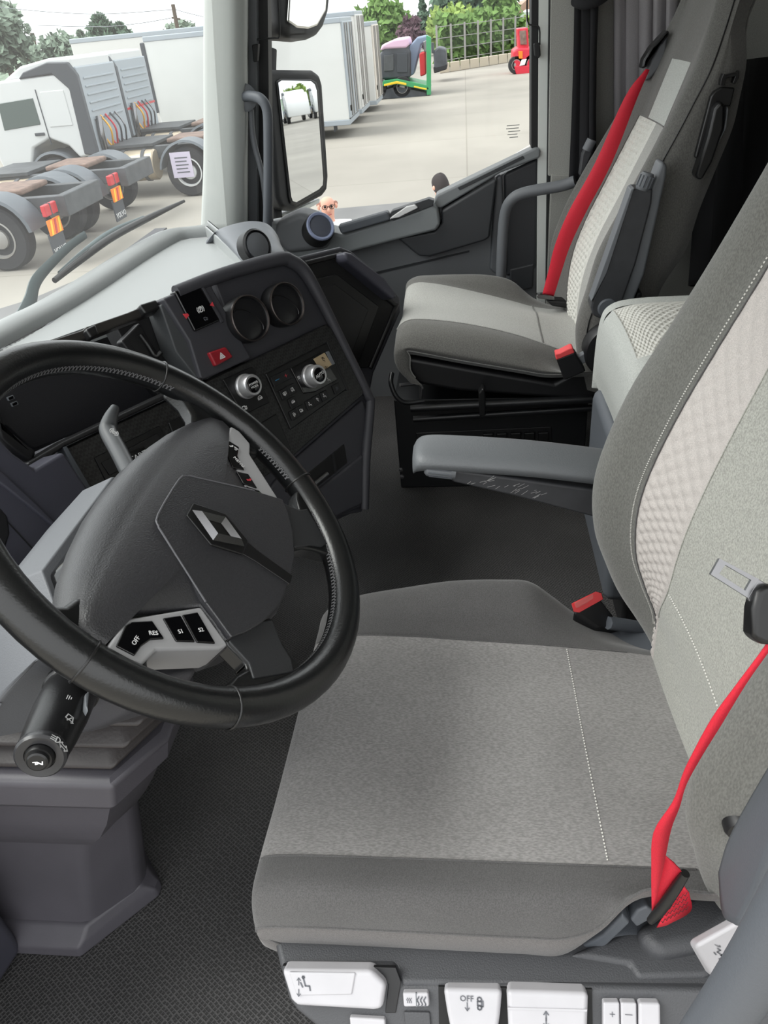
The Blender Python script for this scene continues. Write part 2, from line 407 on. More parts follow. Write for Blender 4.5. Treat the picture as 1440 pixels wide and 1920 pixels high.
# the sill band along the bottom of the glass
pp('sill', D, [(496, 424), (545, 416), (640, 440), (735, 412), (812, 384), (822, 392), (826, 420), (818, 433), (755, 448), (640, 478), (560, 490), (520, 480), (498, 450)], -.03, .07, M_DOORTOP, door, .012, 3)
pp('sill_insert', D, [(633, 424), (727, 397), (733, 413), (640, 440)], .05, .085, M_SEATRIM, door, .006)
pp('sill_ramp', D, [(812, 386), (818, 366), (1006, 276), (1014, 280), (1013, 296), (940, 324), (826, 392)], -.03, .035, M_DOORTOP, door, .008, 3)
pp('sill_slot', D, [(858, 352), (980, 292), (984, 297), (862, 357)], .02, .037, M_DOORDK, door, .001)
pp('sill_pocket', D, [(727, 408), (735, 396), (804, 373), (814, 376), (812, 386), (738, 414)], .04, .073, M_DOORDK, door, .002)
pp('folded_paper', D, [(727, 412), (762, 388), (778, 384), (784, 390), (748, 408)], .07, .082, M_WHITEPRINT, door, .003)
pp('front_quarter', D, [(514, 420), (560, 398), (590, 408), (622, 444), (616, 468), (540, 478), (515, 452)], -.02, .085, M_DOOR, door, .02, 3)
# pull-handle moulding
pp('armrest_pocket', D, [(745, 447), (815, 434), (828, 418), (828, 396), (925, 338), (932, 336), (918, 446), (908, 452), (806, 482), (786, 481), (772, 470)], -.02, .055, M_DOORDK, door, .016, 3)
pp('rib', D, [(930, 332), (941, 327), (950, 500), (930, 516), (918, 505), (922, 440)], -.01, .02, M_GREYP, door, .008)
pp('rear_panel', D, [(945, 326), (1010, 296), (1006, 505), (948, 520)], -.01, .012, M_DOORDK, door, .01)
pp('lower_seam', D, [(640, 525), (880, 470), (880, 473), (640, 529)], -.01, .004, M_DOORDK, door)
pp('lower_pocket', D, [(956, 505), (1002, 494), (1000, 540), (956, 552)], -.01, .018, M_DOORDK, door, .006)
# tweeter
tw = D.hit(601, 424, .115); twn = V((-.72, -.45, .52)).normalized()
sp = lathe('tweeter', tw - twn * .02, twn, [(.046, -.03), (.047, .008), (.044, .016), (.041, .018), (0, .018)], M_SEAL, door, 32)
lathe('tweeter_ring', tw - twn * .02, twn, [(.043, .016), (.043, .021), (.040, .024), (.034, .022), (.033, .016)], mat('blue_grey_ring', (150, 160, 190), .35), sp, 32, ring=True)
lathe('tweeter_grille', tw - twn * .02, twn, [(.034, .012), (.033, .019), (.018, .021), (0, .0215)], mat('grille_grey', (84, 88, 100), .5, bump=(2500, .6)), sp, 32)
# side window pane with its black surround
pane = pp('window_2', D, [(500, -420), (1004, -420), (1001, 268), (815, 378), (640, 440), (545, 430), (500, 424)], -.10, -.094, M_GLASSD); struct(pane)
surr = thing('window_channel', D.hit(1000, 260), 'black rubber window channel down the rear edge of the passenger glass', 'seal')
vstrip('channel', (997, 1012), (996, 1009), -420, 278, XD - .02, .08, M_SEAL, surr)
pp('hook_bracket', D, [(1001, 82), (1012, 80), (1014, 104), (1010, 110), (1003, 106)], .02, .05, M_SEAL, surr, .003)
tube('wire', [D.hit(989, -40, .04), D.hit(989, 38, .04), D.hit(1000, 47, .04), D.hit(1011, 52, .04), D.hit(1012, 84, .04)], .0022, M_SEAL, surr, 6, k=3)
pane2 = thing('sunblind_wire', D.hit(490, 60, .1), 'thin black sunblind wire hanging by the front of the passenger window', 'wire')
tube('wire_loop', [D.hit(519, -60, .1), D.hit(523, 30, .1), D.hit(524, 68, .1), D.hit(515, 71, .1), D.hit(482, 74, .1)], .0022, M_SEAL, pane2, 6, k=2)
pp('clip', D, [(472, 84), (484, 82), (482, 116), (475, 117)], .09, .115, M_SEAL, pane2, .003)
# acoustic label etched on the glass
pl2 = Plane((XD + .09, 0, .6), (0, -1, 0), (0, 0, 1))
# B-pillar: white body edge, grey felt trim
bp_ = thing('door_pillar', PX(1030, 560, 2.4), 'white painted door pillar edge behind the passenger window', 'pillar')
vstrip('painted_edge', (1012, 1037), (1006, 1025), -420, 640, 2.40, .08, M_BODYWHITE, bp_)
vstrip('pillar_seal', (1034, 1042), (1022, 1030), -420, 640, 2.385, .08, M_SEAL, bp_)
vstrip('pillar_lining', (1040, 1100), (1028, 1120), -420, 330, 2.37, .10, M_PILLARF, bp_)
vstrip('pillar_lower_lining', (1034, 1090), (1020, 1080), 328, 700, 2.36, .10, M_PILLARF, bp_)
# angled grab rail ahead of the passenger seat
gr = thing('entry_rail', PX(940, 540, 2.3), 'dark grey bent entry handrail between the door and passenger seat', 'handle')
tube('rail', [PX(938, 570, 2.30), PX(941, 470, 2.30), PX(946, 405, 2.30), PX(958, 376, 2.29), PX(985, 361, 2.28), PX(1050, 349, 2.26), PX(1078, 340, 2.25)], .0155, M_GREYP, gr, 14)

gl = Plane((XD + .093, 0, .6), (0, -1, 0), (0, 0, 1))
ab0 = gl.ab(gl.hit(962, 246)); lbl = []
for i, (w0, w1) in enumerate(((-.018, .018), (-.02, .016), (-.014, .02), (-.016, .012), (-.01, .014))):
    lbl.append([(ab0[0] + w0, ab0[1] + .016 - i * .008), (ab0[0] + w1, ab0[1] + .016 - i * .008)])
strokes('glass_marking', gl, lbl, .0022, .002, mat('etched_grey', (140, 142, 140), .6), pane)
# ------------------------------------------------------------------ dashboard
CH = V((.827, -.562, 0)); CG = V((.562, .827, 0)); al = math.radians(19)
CV = V((0, 0, math.cos(al))) + CG * math.sin(al)
C = Plane(PX(690, 745, 1.42), CH, CV)
dash = thing('dashboard', (1.2, .75, .02), 'dark grey driver-angled dashboard with pale top tray under the windscreen', 'dashboard')
ZT = CAMZ - .43
# --- top: tray floor, back lip, side pad
def tz(px, py, z=ZT): return PZ(px, py, z)
topo = [tz(-260, 720, ZT - .0), tz(60, 628), tz(170, 600), tz(335, 555), tz(420, 525), tz(540, 480), tz(500, 440), tz(400, 436), tz(335, 449), tz(250, 505), tz(150, 568), tz(60, 622), tz(-260, 790)]
tray = [tz(-300, 830), tz(-60, 690), tz(96, 606), tz(170, 552), tz(250, 498), tz(300, 466), tz(333, 450), tz(392, 446), tz(470, 506), tz(330, 560), tz(200, 600), tz(60, 650), tz(-200, 760)]
prism('tray_floor', [p - V((0, 0, .03)) for p in tray], tray, M_DASHTOP, dash)
# raised back lip of the tray following the glass
lipb = [(-300, 800), (-60, 672), (40, 618), (96, 590), (170, 545), (250, 492), (300, 462), (328, 449), (358, 445), (396, 441)]
rows = []
for x, y in lipb:
    p = tz(x, y, ZT)
    rows.append([p + V((0, -.026, -.002)), p + V((0, -.020, .016)), p + V((.004, .004, .026)), p + V((.01, .04, .018)), p + V((.015, .055, .0))])
net('tray_lip', rows, M_DASHTOP, dash, 3, 3)
a, b = tz(388, 444, ZT), tz(462, 512, ZT)
for i, (o, hh) in enumerate(((0, .026), (.022, .034))):
    q = [a + V((o, 0, 0)), b + V((o, 0, 0)), b + V((o + .018, 0, 0)), a + V((o + .018, 0, 0))]
    prism('tray_ridge', [p - V((0, 0, .01)) for p in q], [p + V((0, 0, hh)) for p in q], M_DASHTOP, dash, .005, 3)
# rounded dash end beside the A-pillar with its vent grille
rows = []
for bx, qx, kz in (((396, 441), (468, 513), .015), ((402, 436), (470, 511), .03), ((412, 429), (478, 507), .04), ((438, 421), (492, 500), .045), ((468, 417), (508, 493), .045), ((497, 423), (524, 488), .04), ((516, 446), (536, 489), .02), ((524, 478), (548, 494), -.02)):
    p = tz(*bx, ZT + kz); q = tz(*qx, ZT + kz * .4)
    rows.append([p + V((.06, .09, -.08)), p, (p * 2 + q) / 3 + V((0, 0, .014)), (p + q * 2) / 3 + V((0, 0, .012)), q, q + V((.0, -.01, -.10))])
net('dash_end', rows, mat('dash_end_plastic', (104, 107, 112), .5, bump=(900, .2, .0006)), dash, 4, 4)
vc = tz(477, 463, ZT + .052)
vn = (V((-.55, -.72, .30))).normalized()
g = lathe('side_demister', vc + vn * .005, vn, [(.034, -.02), (.035, .006), (.031, .010), (.028, .004), (0, .004)], M_BLACK, dash, 28)
lathe('demister_flap', vc + vn * .005, vn, [(.027, .0), (.0265, .009), (.012, .012), (0, .0125)], M_GREYP, g, 28)

M_FLAP = mat('vent_flap_black', (30, 30, 32), .3)
M_SMOKE = mat('smoked_chrome', (84, 78, 76), .3, metal=.8)
# --- centre console face: one big slab on the angled plane
face = [(322, 556), (405, 520), (520, 484), (548, 487), (575, 506), (600, 548), (640, 630), (692, 738), (697, 758), (692, 958), (640, 990), (420, 1010), (260, 1010), (150, 900), (118, 838), (300, 752), (385, 700)]
pp('console_body', C, [(402, 528), (520, 487), (546, 490), (572, 508), (597, 550), (636, 628), (690, 738), (695, 765), (680, 960), (420, 1000), (200, 1000), (124, 842), (300, 758), (385, 716), (460, 680)], -.16, -.012, M_DASH, dash, .004)
# raised rounded rim around the vent bay and right edge
rim = [(330, 549), (420, 514), (520, 486), (546, 490), (570, 508), (594, 548), (634, 626), (688, 737), (694, 762), (686, 860), (684, 955)]
tube('console_rim', [C.hit(x, y, 0) for x, y in rim], [.012, .012, .013, .013, .013, .012, .010, .010, .010, .010, .009], M_DASH, dash, 12, k=4)
# side cheek of the console (faces the passenger), runs down to the floor
ch = [C.hit(x, y, -.004) for x, y in [(520, 487), (572, 508), (636, 626), (692, 740), (696, 762), (690, 955)]]
prism('console_cheek', [p + V((.03, .04, 0)) for p in ch] + [V((1.50, .60, .02)), V((1.66, .66, .56))], [p + V((.012, .005, 0)) for p in ch] + [V((1.45, .55, .02)), V((1.62, .62, .57))], M_DASH, dash)
# vent bay back (recessed) and two round vents
for (vx, vy, rr) in ((465, 598, .0415), (534, 571, .0400)):
    c0 = C.hit(vx, vy, .012)
    v = lathe('air_vent', c0 - C.n * .016, C.n, [(rr * .93, -.02), (rr, .004), (rr, .020), (rr * .97, .025), (rr * .9, .022), (rr * .86, .008), (0, .008)], M_BLACK, dash, 40)
    lathe('vent_ring', c0 - C.n * .016, C.n, [(rr * .99, .021), (rr * .985, .0255), (rr * .94, .0265), (rr * .91, .0235), (rr * .95, .020)], M_SMOKE, v, 40, ring=True)
    ct = c0 - C.n * .016
    d1 = (C.h * .7 - C.v * .7).normalized(); d2 = C.n.cross(d1)
    tube('vent_fin', [ct + d1 * (rr * .80 * math.cos(t)) * 1 + C.n * .0208 + d2 * (rr * .30 * math.sin(t) * 1.2 - rr * .12) for t in [math.pi * i / 8 for i in range(9)]], .0016, M_SATIN, v, 6, k=2)
    lathe('vent_flap', c0 - C.n * .016, C.n, [(rr * .89, .008), (rr * .885, .018), (rr * .5, .0215), (0, .0225)], M_FLAP, v, 40)
# parking-brake block
pp('brake_block', C, [(305, 560), (392, 523), (402, 545), (434, 602), (472, 672), (378, 714), (355, 640)], -.06, .004, M_DASH, dash, .004)
pk = pp('brake_panel', C, [(327, 546), (373, 531), (414, 601), (366, 622)], -.01, .009, M_GLOSS, dash, .003)
pp('brake_bezel', C, [(373, 530), (378, 529), (421, 603), (415, 606)], -.005, .008, M_DASH, dash, .0015)
for k, (x, y) in enumerate(((349, 592), (397, 572))):
    c0 = C.hit(x, y, .0095); s = .0045
    ab = C.ab(c0)
    pa('arrow_mark', C, [(ab[0] - s, ab[1] + s), (ab[0] + s, ab[1] + s * .6), (ab[0] + s * 1.2, ab[1] - s * .3), (ab[0] - s * .4, ab[1] - s)] if k == 0 else [(ab[0] - s * .8, ab[1] + s * .1), (ab[0] + s * .8, ab[1] + s), (ab[0] + s * .8, ab[1] - s * .8)], .0085, .0100, M_REDPRINT, pk)
def icon(px, py, pl, h, kind, s, m, par, nm='printed_icon'):
    a, b = pl.ab(pl.hit(px, py, h)); A = []
    circ = lambda cx, cy, r, n=10, t0=0, t1=2 * math.pi: [(a + (cx + r * math.cos(t0 + (t1 - t0) * i / n)) * s, b + (cy + r * math.sin(t0 + (t1 - t0) * i / n)) * s) for i in range(n + 1)]
    ln = lambda *q: [(a + x * s, b + y * s) for x, y in q]
    if kind == 'P': A = [circ(0, 0, .62), circ(0, 0, .95, 6, -.7, .7), circ(0, 0, .95, 6, math.pi - .7, math.pi + .7), ln((-.15, -.35), (-.15, .35), (.2, .3), (.2, 0), (-.15, -.02))]
    elif kind == 'seat': A = [ln((-.5, .8), (-.2, -.2), (.4, -.2), (.5, -.8)), circ(-.5, .95, .15, 6), ln((-.9, .2), (-.6, -.4))]
    elif kind == 'person': A = [circ(-.1, .7, .2, 6), ln((-.1, .4), (-.1, -.1), (.5, -.2), (.5, -.8)), ln((.1, .9), (.7, .3)), ln((.5, .55), (.7, .3), (.4, .25))]
    elif kind == 'truck': A = [ln((-.8, -.5), (-.8, .5), (.1, .5), (.1, -.5), (-.8, -.5)), ln((.1, .2), (.7, .2), (.7, -.5), (.1, -.5)), circ(-.4, -.55, .18, 6), circ(.4, -.55, .18, 6)]
    elif kind == 'car': A = [circ(0, 0, .8, 10, .3, 2.9), ln((-.8, .2), (.8, .2)), ln((-.8, .2), (-.8, -.2), (.8, -.2), (.8, .2)), ln((.2, .0), (.6, .0))]
    elif kind == 'defrost': A = [ln((-.7, -.4), (-.9, .4), (-.3, .6), (.3, .6), (.9, .4), (.7, -.4), (-.7, -.4)), ln((-.3, -.8), (-.3, 0), (-.1, .2)), ln((.1, -.8), (.1, 0), (.3, .2))]
    elif kind == 'fan': A = [circ(.3, .3, .35, 6), circ(-.3, .3, .35, 6), circ(-.3, -.3, .35, 6), circ(.3, -.3, .35, 6)]
    elif kind == 'phone': A = [ln((-.7, .3), (-.5, .5), (-.3, .2), (.2, -.2), (.5, -.1), (.6, -.4)), ln((-.7, .3), (0, -.4), (.6, -.4))]
    elif kind == 'vol': A = [circ(-.2, 0, .3, 6), circ(-.2, 0, .7, 6, -.8, .8), circ(-.2, 0, 1.0, 6, -.8, .8)]
    elif kind == 'wave': A = [[(a + (x0 + .18 * math.sin(t * 1.3)) * s, b + (-.8 + t * .27) * s) for t in range(7)] for x0 in (-.6, 0, .6)]
    elif kind == 'arrow_up': A = [ln((0, -.9), (0, .5)), ln((-.45, .2), (0, .8), (.45, .2))]
    elif kind == 'arrow_dn': A = [ln((0, .9), (0, -.5)), ln((-.45, -.2), (0, -.8), (.45, -.2))]
    elif kind == 'lamp': A = [circ(.2, 0, .7, 8, -1.57, 1.57), ln((.2, -.7), (.2, .7)), ln((0, .5), (-.8, .5)), ln((0, 0), (-.8, 0)), ln((0, -.5), (-.8, -.5))]
    elif kind == 'wiper': A = [ln((-.7, -.5), (-.5, .6), (.5, .6), (.7, -.5), (-.7, -.5)), ln((-.3, -.9), (.3, .3)), ln((.5, -.9), (.9, -.6))]
    elif kind == 'turn': A = [ln((-.9, 0), (-.4, .6), (-.4, .25), (.4, .25), (.4, .6), (.9, 0), (.4, -.6), (.4, -.25), (-.4, -.25), (-.4, -.6), (-.9, 0))]
    elif kind == 'horn': A = [ln((-.8, .2), (-.3, .2), (.7, .7), (.7, -.7), (-.3, -.2), (-.8, -.2), (-.8, .2)), ln((-.4, -.2), (-.4, -.6), (0, -.5))]
    elif kind == 'ret': A = [circ(0, 0, .3, 8), circ(0, 0, .6, 8, .5, 5.6), circ(0, 0, .95, 8, .5, 2.6), circ(0, 0, .95, 8, 3.7, 5.8)]
    elif kind == 'hazard': A = [ln((-.8, -.6), (.8, -.6), (0, .8), (-.8, -.6)), ln((-.3, -.35), (.3, -.35), (0, .25), (-.3, -.35))]
    elif kind == 'chain': A = [circ(0, .6, .3, 8), circ(0, -.6, .3, 8), ln((-.3, .3), (-.3, -.3), (.3, -.3), (.3, .3), (-.3, .3)), ln((.5, .4), (.5, -.4), (.3, -.4))]
    elif kind == 'line': A = [ln((-1, 0), (1, 0))]
    elif kind == 'plus': A = [ln((-.7, 0), (.7, 0)), ln((0, -.7), (0, .7))]
    elif kind == 'bars': A = [ln((-.5, -.8), (-.5, .8)), ln((0, -.8), (0, .8)), ln((.5, -.4), (.5, .4))]
    return strokes(nm, pl, A, s * .21, h, m, par)
icon(376, 580, C, .0094, 'P', .0072, M_WHITEPRINT, pk); icon(386, 597, C, .0094, 'truck', .0045, M_GREYPRINT, pk)
# hazard switch
hz = pp('hazard_switch', C, [(392, 661), (424, 650), (438, 669), (405, 687)], -.005, .012, M_RED, dash, .003, 3)
icon(416, 667, C, .0124, 'hazard', .0068, M_WHITEPRINT, hz)
# storage shelf recess left of the brake block
pp('shelf_back', C, [(215, 610), (318, 562), (352, 640), (385, 712), (300, 745), (262, 700)], -.10, -.055, M_BLACK, dash, .003)
pp('shelf_side', C, [(300, 572), (322, 560), (352, 636), (381, 700), (374, 716), (330, 660)], -.055, -.006, mat('shelf_grey', (62, 64, 66), .6, bump=(800, .15)), dash, .003)
pp('shelf_ledge', C, [(340, 735), (380, 712), (377, 702), (338, 724)], -.05, -.004, M_BLACK, dash, .003)
pp('phone_cradle', C, [(226, 640), (262, 604), (300, 668), (266, 692)], -.055, -.034, M_BLACK, dash, .004)
pp('cradle_slot', C, [(240, 634), (260, 626), (282, 664), (262, 672)], -.034, -.0335, M_DEEP, dash)
tube('cradle_lever', [C.hit(263, 627, -.03), C.hit(280, 650, -.028), C.hit(292, 668, -.026), C.hit(302, 660, -.022)], .004, M_SATIN, dash, 8, k=3)
# hinged black cover along the tray's front edge
hingep = [(-40, 700), (60, 656), (150, 618), (240, 592), (310, 566), (326, 548), (326, 556), (312, 574), (240, 608), (150, 640), (60, 684), (-40, 730)]
TZ = Plane((1.1, .55, CAMZ - .375), (1, -.35, 0), (0, .6, .8))
q = [TZ.hit(x, y) for x, y in [(-30, 694), (80, 642), (155, 618), (162, 612), (240, 585), (325, 549), (329, 556), (300, 580), (240, 604), (170, 632), (80, 662), (-30, 716)]]
prism('front_flap', [p - TZ.n * .02 for p in q], q, mat('flap_black', (44, 42, 40), .3), dash, .003)
for (x0, y0, x1, y1) in ((160, 612, 186, 634), (262, 566, 300, 588)):
    qq = [TZ.hit(x0, y0 + 4, .012), TZ.hit(x1 - 6, y0 - 6, .012), TZ.hit(x1, y1 - 10, .012), TZ.hit(x0 + 12, y1, .012)]
    prism('flap_hinge', [p - TZ.n * .02 for p in qq], qq, M_SATIN, dash, .004)

# --- carbon-look switch panel
CP_ = pp('switch_panel', C, [(124, 840), (300, 757), (372, 723), (612, 608), (622, 615), (684, 730), (680, 742), (545, 860), (470, 915), (330, 985), (168, 920)], -.02, .002, M_CARBON, dash, .003)
pp('panel_edge', C, [(117, 838), (126, 836), (171, 914), (163, 920)], -.02, .012, M_SEATRIM, dash, .002)
pp('panel_rail', C, [(50, 868), (118, 828), (300, 742), (380, 706), (383, 714), (300, 754), (122, 838), (60, 882)], -.02, .012, M_BLACK, dash, .004)
# rotary drive-mode switch
rs = pp('mode_switch', C, [(418, 712), (474, 687), (507, 754), (456, 779)], -.006, .006, M_SATIN, dash, .002)
c0 = C.hit(464, 724, .012)
kn = lathe('mode_knob', c0 - C.n * .008, C.n, [(.0225, 0), (.0225, .006), (.0205, .008), (.0195, .024), (.0175, .027), (.014, .0272), (.0135, .0255), (0, .0255)], M_ALU, rs, 32)
lathe('mode_cap', c0 - C.n * .008, C.n, [(.0138, .024), (.0136, .0272), (.012, .0282), (0, .0284)], M_GLOSS, rs, 28)
mc = c0 + C.n * .0208
text('mode_word', 'POWER', mc + C.v * .0027, C.h, C.v, .0058, M_WHITEPRINT, rs); text('mode_word', 'MODE', mc - C.v * .0032, C.h, C.v, .0058, M_WHITEPRINT, rs)
for (x, y, kd) in ((459, 764, 'truck'), (488, 747, 'car')): icon(x, y, C, .0064, kd, .006, M_WHITEPRINT, rs)
# climate unit
cu = pp('climate_panel', C, [(498, 701), (614, 642), (655, 727), (546, 806)], -.006, .006, M_SATIN, dash, .003)
pp('climate_frame', C, [(613, 641), (617, 641), (655, 731), (651, 733)], .0, .0075, M_BLACK, dash, .001)
c0 = C.hit(586, 705, .014)
pp('climate_pod', C, [(545, 690), (602, 660), (634, 712), (592, 735), (570, 738)], .004, .0085, M_GLOSS, cu, .003)
lathe('climate_knob', c0 - C.n * .008, C.n, [(.0225, 0), (.0225, .007), (.0205, .009), (.0195, .026), (.0175, .029), (.014, .0292), (.0135, .027), (0, .027)], M_ALU, cu, 32)
lathe('climate_cap', c0 - C.n * .008, C.n, [(.0138, .026), (.0136, .0292), (.012, .0302), (0, .0304)], M_GLOSS, cu, 28)
text('auto_word', 'AUTO', c0 + C.n * .0228, (C.h * .95 + C.v * .15), C.v, .0085, M_WHITEPRINT, cu)
ds = pp('climate_display', C, [(588, 673), (609, 661), (623, 684), (603, 697)], .008, .0102, M_DISP, cu, .001)
icon(606, 675, C, .0106, 'person', .006, M_DISPK, ds); pp('display_edge', C, [(611, 660), (617, 658), (629, 682), (623, 685)], .008, .0105, M_GREYP, cu, .001)
text('display_digits', '6.0c', C.hit(610, 690, .0106), C.h, C.v, .009, M_DISPK, ds)
btn = [((520, 712), 'line', M_BLUEPRINT), ((536, 704), 'plus', M_REDPRINT), ((534, 738), 'defrost', M_WHITEPRINT), ((548, 730), 'wiper', M_WHITEPRINT), ((550, 754), 'car', M_WHITEPRINT), ((552, 777), 'bars', M_WHITEPRINT), ((565, 769), 'truck', M_WHITEPRINT), ((582, 758), 'seat', M_WHITEPRINT), ((595, 750), 'person', M_WHITEPRINT), ((609, 742), 'seat', M_WHITEPRINT), ((632, 728), 'bars', M_GREYPRINT)]
for (x, y), kd, mm in btn:
    a, b = C.ab(C.hit(x, y, .0085)); w, hh = (.0125, .0095) if kd in ('line', 'plus') else (.0098, .0092)
    bt = pa('climate_button', C, [(a - w, b - hh), (a + w, b - hh), (a + w, b + hh), (a - w, b + hh)], .004, .0088, M_BLACK, cu, .001)
    icon(x, y, C, .0092, kd, .0046, mm, bt)
icon(560, 708, C, .0092, 'fan', .004, M_WHITEPRINT, cu); icon(617, 712, C, .0092, 'seat', .004, M_WHITEPRINT, cu)
# blank cover, lower compartment
pp('blank_cover', C, [(478, 800), (518, 776), (547, 843), (508, 872)], .0, .005, M_SATIN, dash, .002)
lo = pp('lower_panel', C, [(545, 868), (682, 748), (688, 770), (684, 870), (682, 950), (560, 1000), (470, 960)], -.04, -.004, M_DASH, dash, .006)
pp('compartment', C, [(560, 902), (646, 832), (652, 868), (575, 930)], -.01, -.002, M_DEEP, dash, .002)
pp('compartment_divider', C, [(622, 852), (626, 849), (632, 884), (628, 888)], -.01, .0, M_BLACK, dash)
tube('compartment_pen', [C.hit(584, 912, .004), C.hit(614, 888, .004)], .0045, M_STEEL, dash, 8, k=1)
pp('lower_drawer', C, [(575, 935), (655, 872), (683, 850), (682, 945), (600, 985)], -.02, .002, M_DASH, dash, .006)
# start/stop switch unit
st = pp('start_switch', C, [(177, 858), (300, 798), (318, 830), (250, 880), (200, 905)], -.004, .005, M_SATIN, dash, .002)
pp('start_frame', C, [(190, 868), (296, 812), (306, 830), (240, 875), (206, 892)], .004, .0075, M_BLACK, st, .002)
pp('start_button', C, [(238, 850), (272, 836), (280, 852), (246, 868)], .006, .010, M_GLOSS, st, .002)
text('start_word', 'START', C.hit(257, 857, .0108), C.h, C.v, .0125, M_WHITEPRINT, st)
pp('side_switch', C, [(316, 792), (345, 778), (352, 800), (325, 815)], -.002, .006, M_SATIN, dash, .002)

# --- instrument binnacle behind the wheel
IB = Plane(PX(140, 760, 1.02), (.90, -.43, 0), (.10, .25, .96))
bi = pp('instrument_panel', IB, [(-160, 760), (-40, 690), (60, 660), (160, 650), (330, 700), (330, 735), (220, 785), (68, 842), (56, 838), (12, 800)], -.02, -.012, mat('instrument_face', (30, 30, 34), .5, bump=(600, .3)), dash, .004)
pp('binnacle_shade', IB, [(12, 800), (60, 838), (72, 845), (62, 872), (30, 852), (0, 824), (-10, 790), (0, 750)], -.03, .03, M_BLACK, dash, .008)
for (x, y) in ((21, 746), (28, 757)):
    w = pp('warning_light', IB, [(x - 8, y - 1), (x + 4, y - 6), (x + 8, y + 1), (x - 4, y + 6)], -.014, -.009, M_GREYP, bi, .001)
    pp('warning_lens', IB, [(x - 5, y - 0), (x + 3, y - 4), (x + 5, y + 1), (x - 3, y + 4)], -.010, -.008, M_GLOSS, w)
# --- knee panel left of the column and the dash mass behind it
KP = Plane(PX(60, 950, .80), (.93, -.36, 0), (.05, .32, .95))
pp('knee_panel', KP, [(-110, 800), (-20, 800), (25, 848), (66, 878), (120, 846), (172, 925), (200, 1000), (180, 1150), (-10, 1330), (-110, 1380)], -.05, 0, M_KNEE, dash, .006)
pp('knee_crease', KP, [(-20, 868), (6, 886), (60, 935), (110, 985), (104, 990), (50, 945), (-20, 890)], -.01, .006, M_KNEE, dash, .004)
pp('knee_seam', KP, [(12, 974), (66, 1032), (65, 1034), (11, 976)], -.01, .001, M_BLACK, dash)
pp('speaker_hole', KP, [(-40, 925), (0, 950), (16, 968), (20, 1000), (8, 1040), (-30, 1060)], -.01, .002, M_BLACK, dash, .004)
box('dash_core', (.16, .80, .28), (2.30, .96, .60), M_DASH, dash)
# passenger-side lower dash: open glove compartment with hexagonal mouth
GP = Plane(PX(700, 560, 1.90), (.72, -.69, 0), (.18, .20, .96))
GQ = [(560, 500), (572, 492), (632, 476), (642, 478), (690, 528), (740, 568), (742, 580), (690, 690), (640, 690), (600, 600)]
gm = pp('glove_surround', GP, [(545, 486), (572, 478), (640, 462), (660, 470), (720, 520), (752, 560), (752, 585), (702, 700), (690, 760), (600, 760), (560, 560)], -.12, .0, M_DASH, dash, .008)
pp('glove_mouth', GP, GQ, .0, .006, M_DEEP, dash, .003)
tube('glove_rim', [GP.hit(x, y, .008) for x, y in [(572, 494), (634, 479), (642, 481), (692, 531), (738, 570), (740, 580), (694, 690)]], .006, M_BLACK, dash, 8, k=3)
pp('glove_lid', GP, [(590, 524), (632, 513), (712, 574), (673, 684), (650, 690), (610, 610)], .004, .016, M_SATIN, dash, .004)
pp('glove_lid_inset', GP, [(600, 538), (628, 532), (692, 580), (660, 665), (650, 670), (618, 605)], .012, .018, M_BLACK, dash, .003)
pp('door_side_pad', GP, [(645, 470), (662, 474), (722, 520), (748, 556), (738, 562), (690, 522), (648, 488)], .0, .05, M_KNEE, dash, .012)

# driver's side of the dash up to the left door
prf = [(.78, .30), (.72, .44), (.72, .56), (.76, .66), (.86, .67), (.97, .60), (.97, .28)]
prism('driver_dash', [V((.14, y, z)) for y, z in prf], [V((.74, y, z)) for y, z in prf], M_DASH, dash, .02, 3)
prism('side_cheek', [V((.12, y, z)) for y, z in ((.80, .02), (.74, .60), (.97, .62), (.97, .02))], [V((.18, y, z)) for y, z in ((.80, .02), (.74, .60), (.97, .62), (.97, .02))], M_KNEE, dash, .015)
# ------------------------------------------------------------------ steering wheel
th = math.radians(44.4)
WC = V((.605, .295, CAMZ - .402))
WP = Plane(WC, (1, 0, 0), (0, math.sin(th), math.cos(th)))
wheel = thing('steering_wheel', WC - WP.n * .06, 'black leather four-spoke steering wheel with silver switch pods and chrome diamond badge', 'steering wheel')
RM, RT = .2125, .0180
def wring(t, r=RM, h=0): return WP.at(r * math.cos(t), r * math.sin(t), h)
tube('rim', [wring(2 * math.pi * i / 72) for i in range(72)], RT, M_LEATHER, wheel, 20, closed=True, k=1)
# leather seams across the rim
for deg in (62, 118, 8, 172, -28, 208, -152 + 360 - 300):
    pass
for px_, py_ in ((300, 712), (432, 1335), (560, 905), (160, 1240)):
    p = WP.hit(px_, py_); a, b = WP.ab(p); t = math.atan2(b, a)
    rad = V(WP.h * math.cos(t) + WP.v * math.sin(t)); c = wring(t)
    tube('rim_seam', [c + (rad * math.cos(s) + WP.n * math.sin(s)) * (RT + .0003) for s in [2 * math.pi * i / 20 for i in range(20)]], .0012, M_SATIN, wheel, 6, closed=True, k=1)
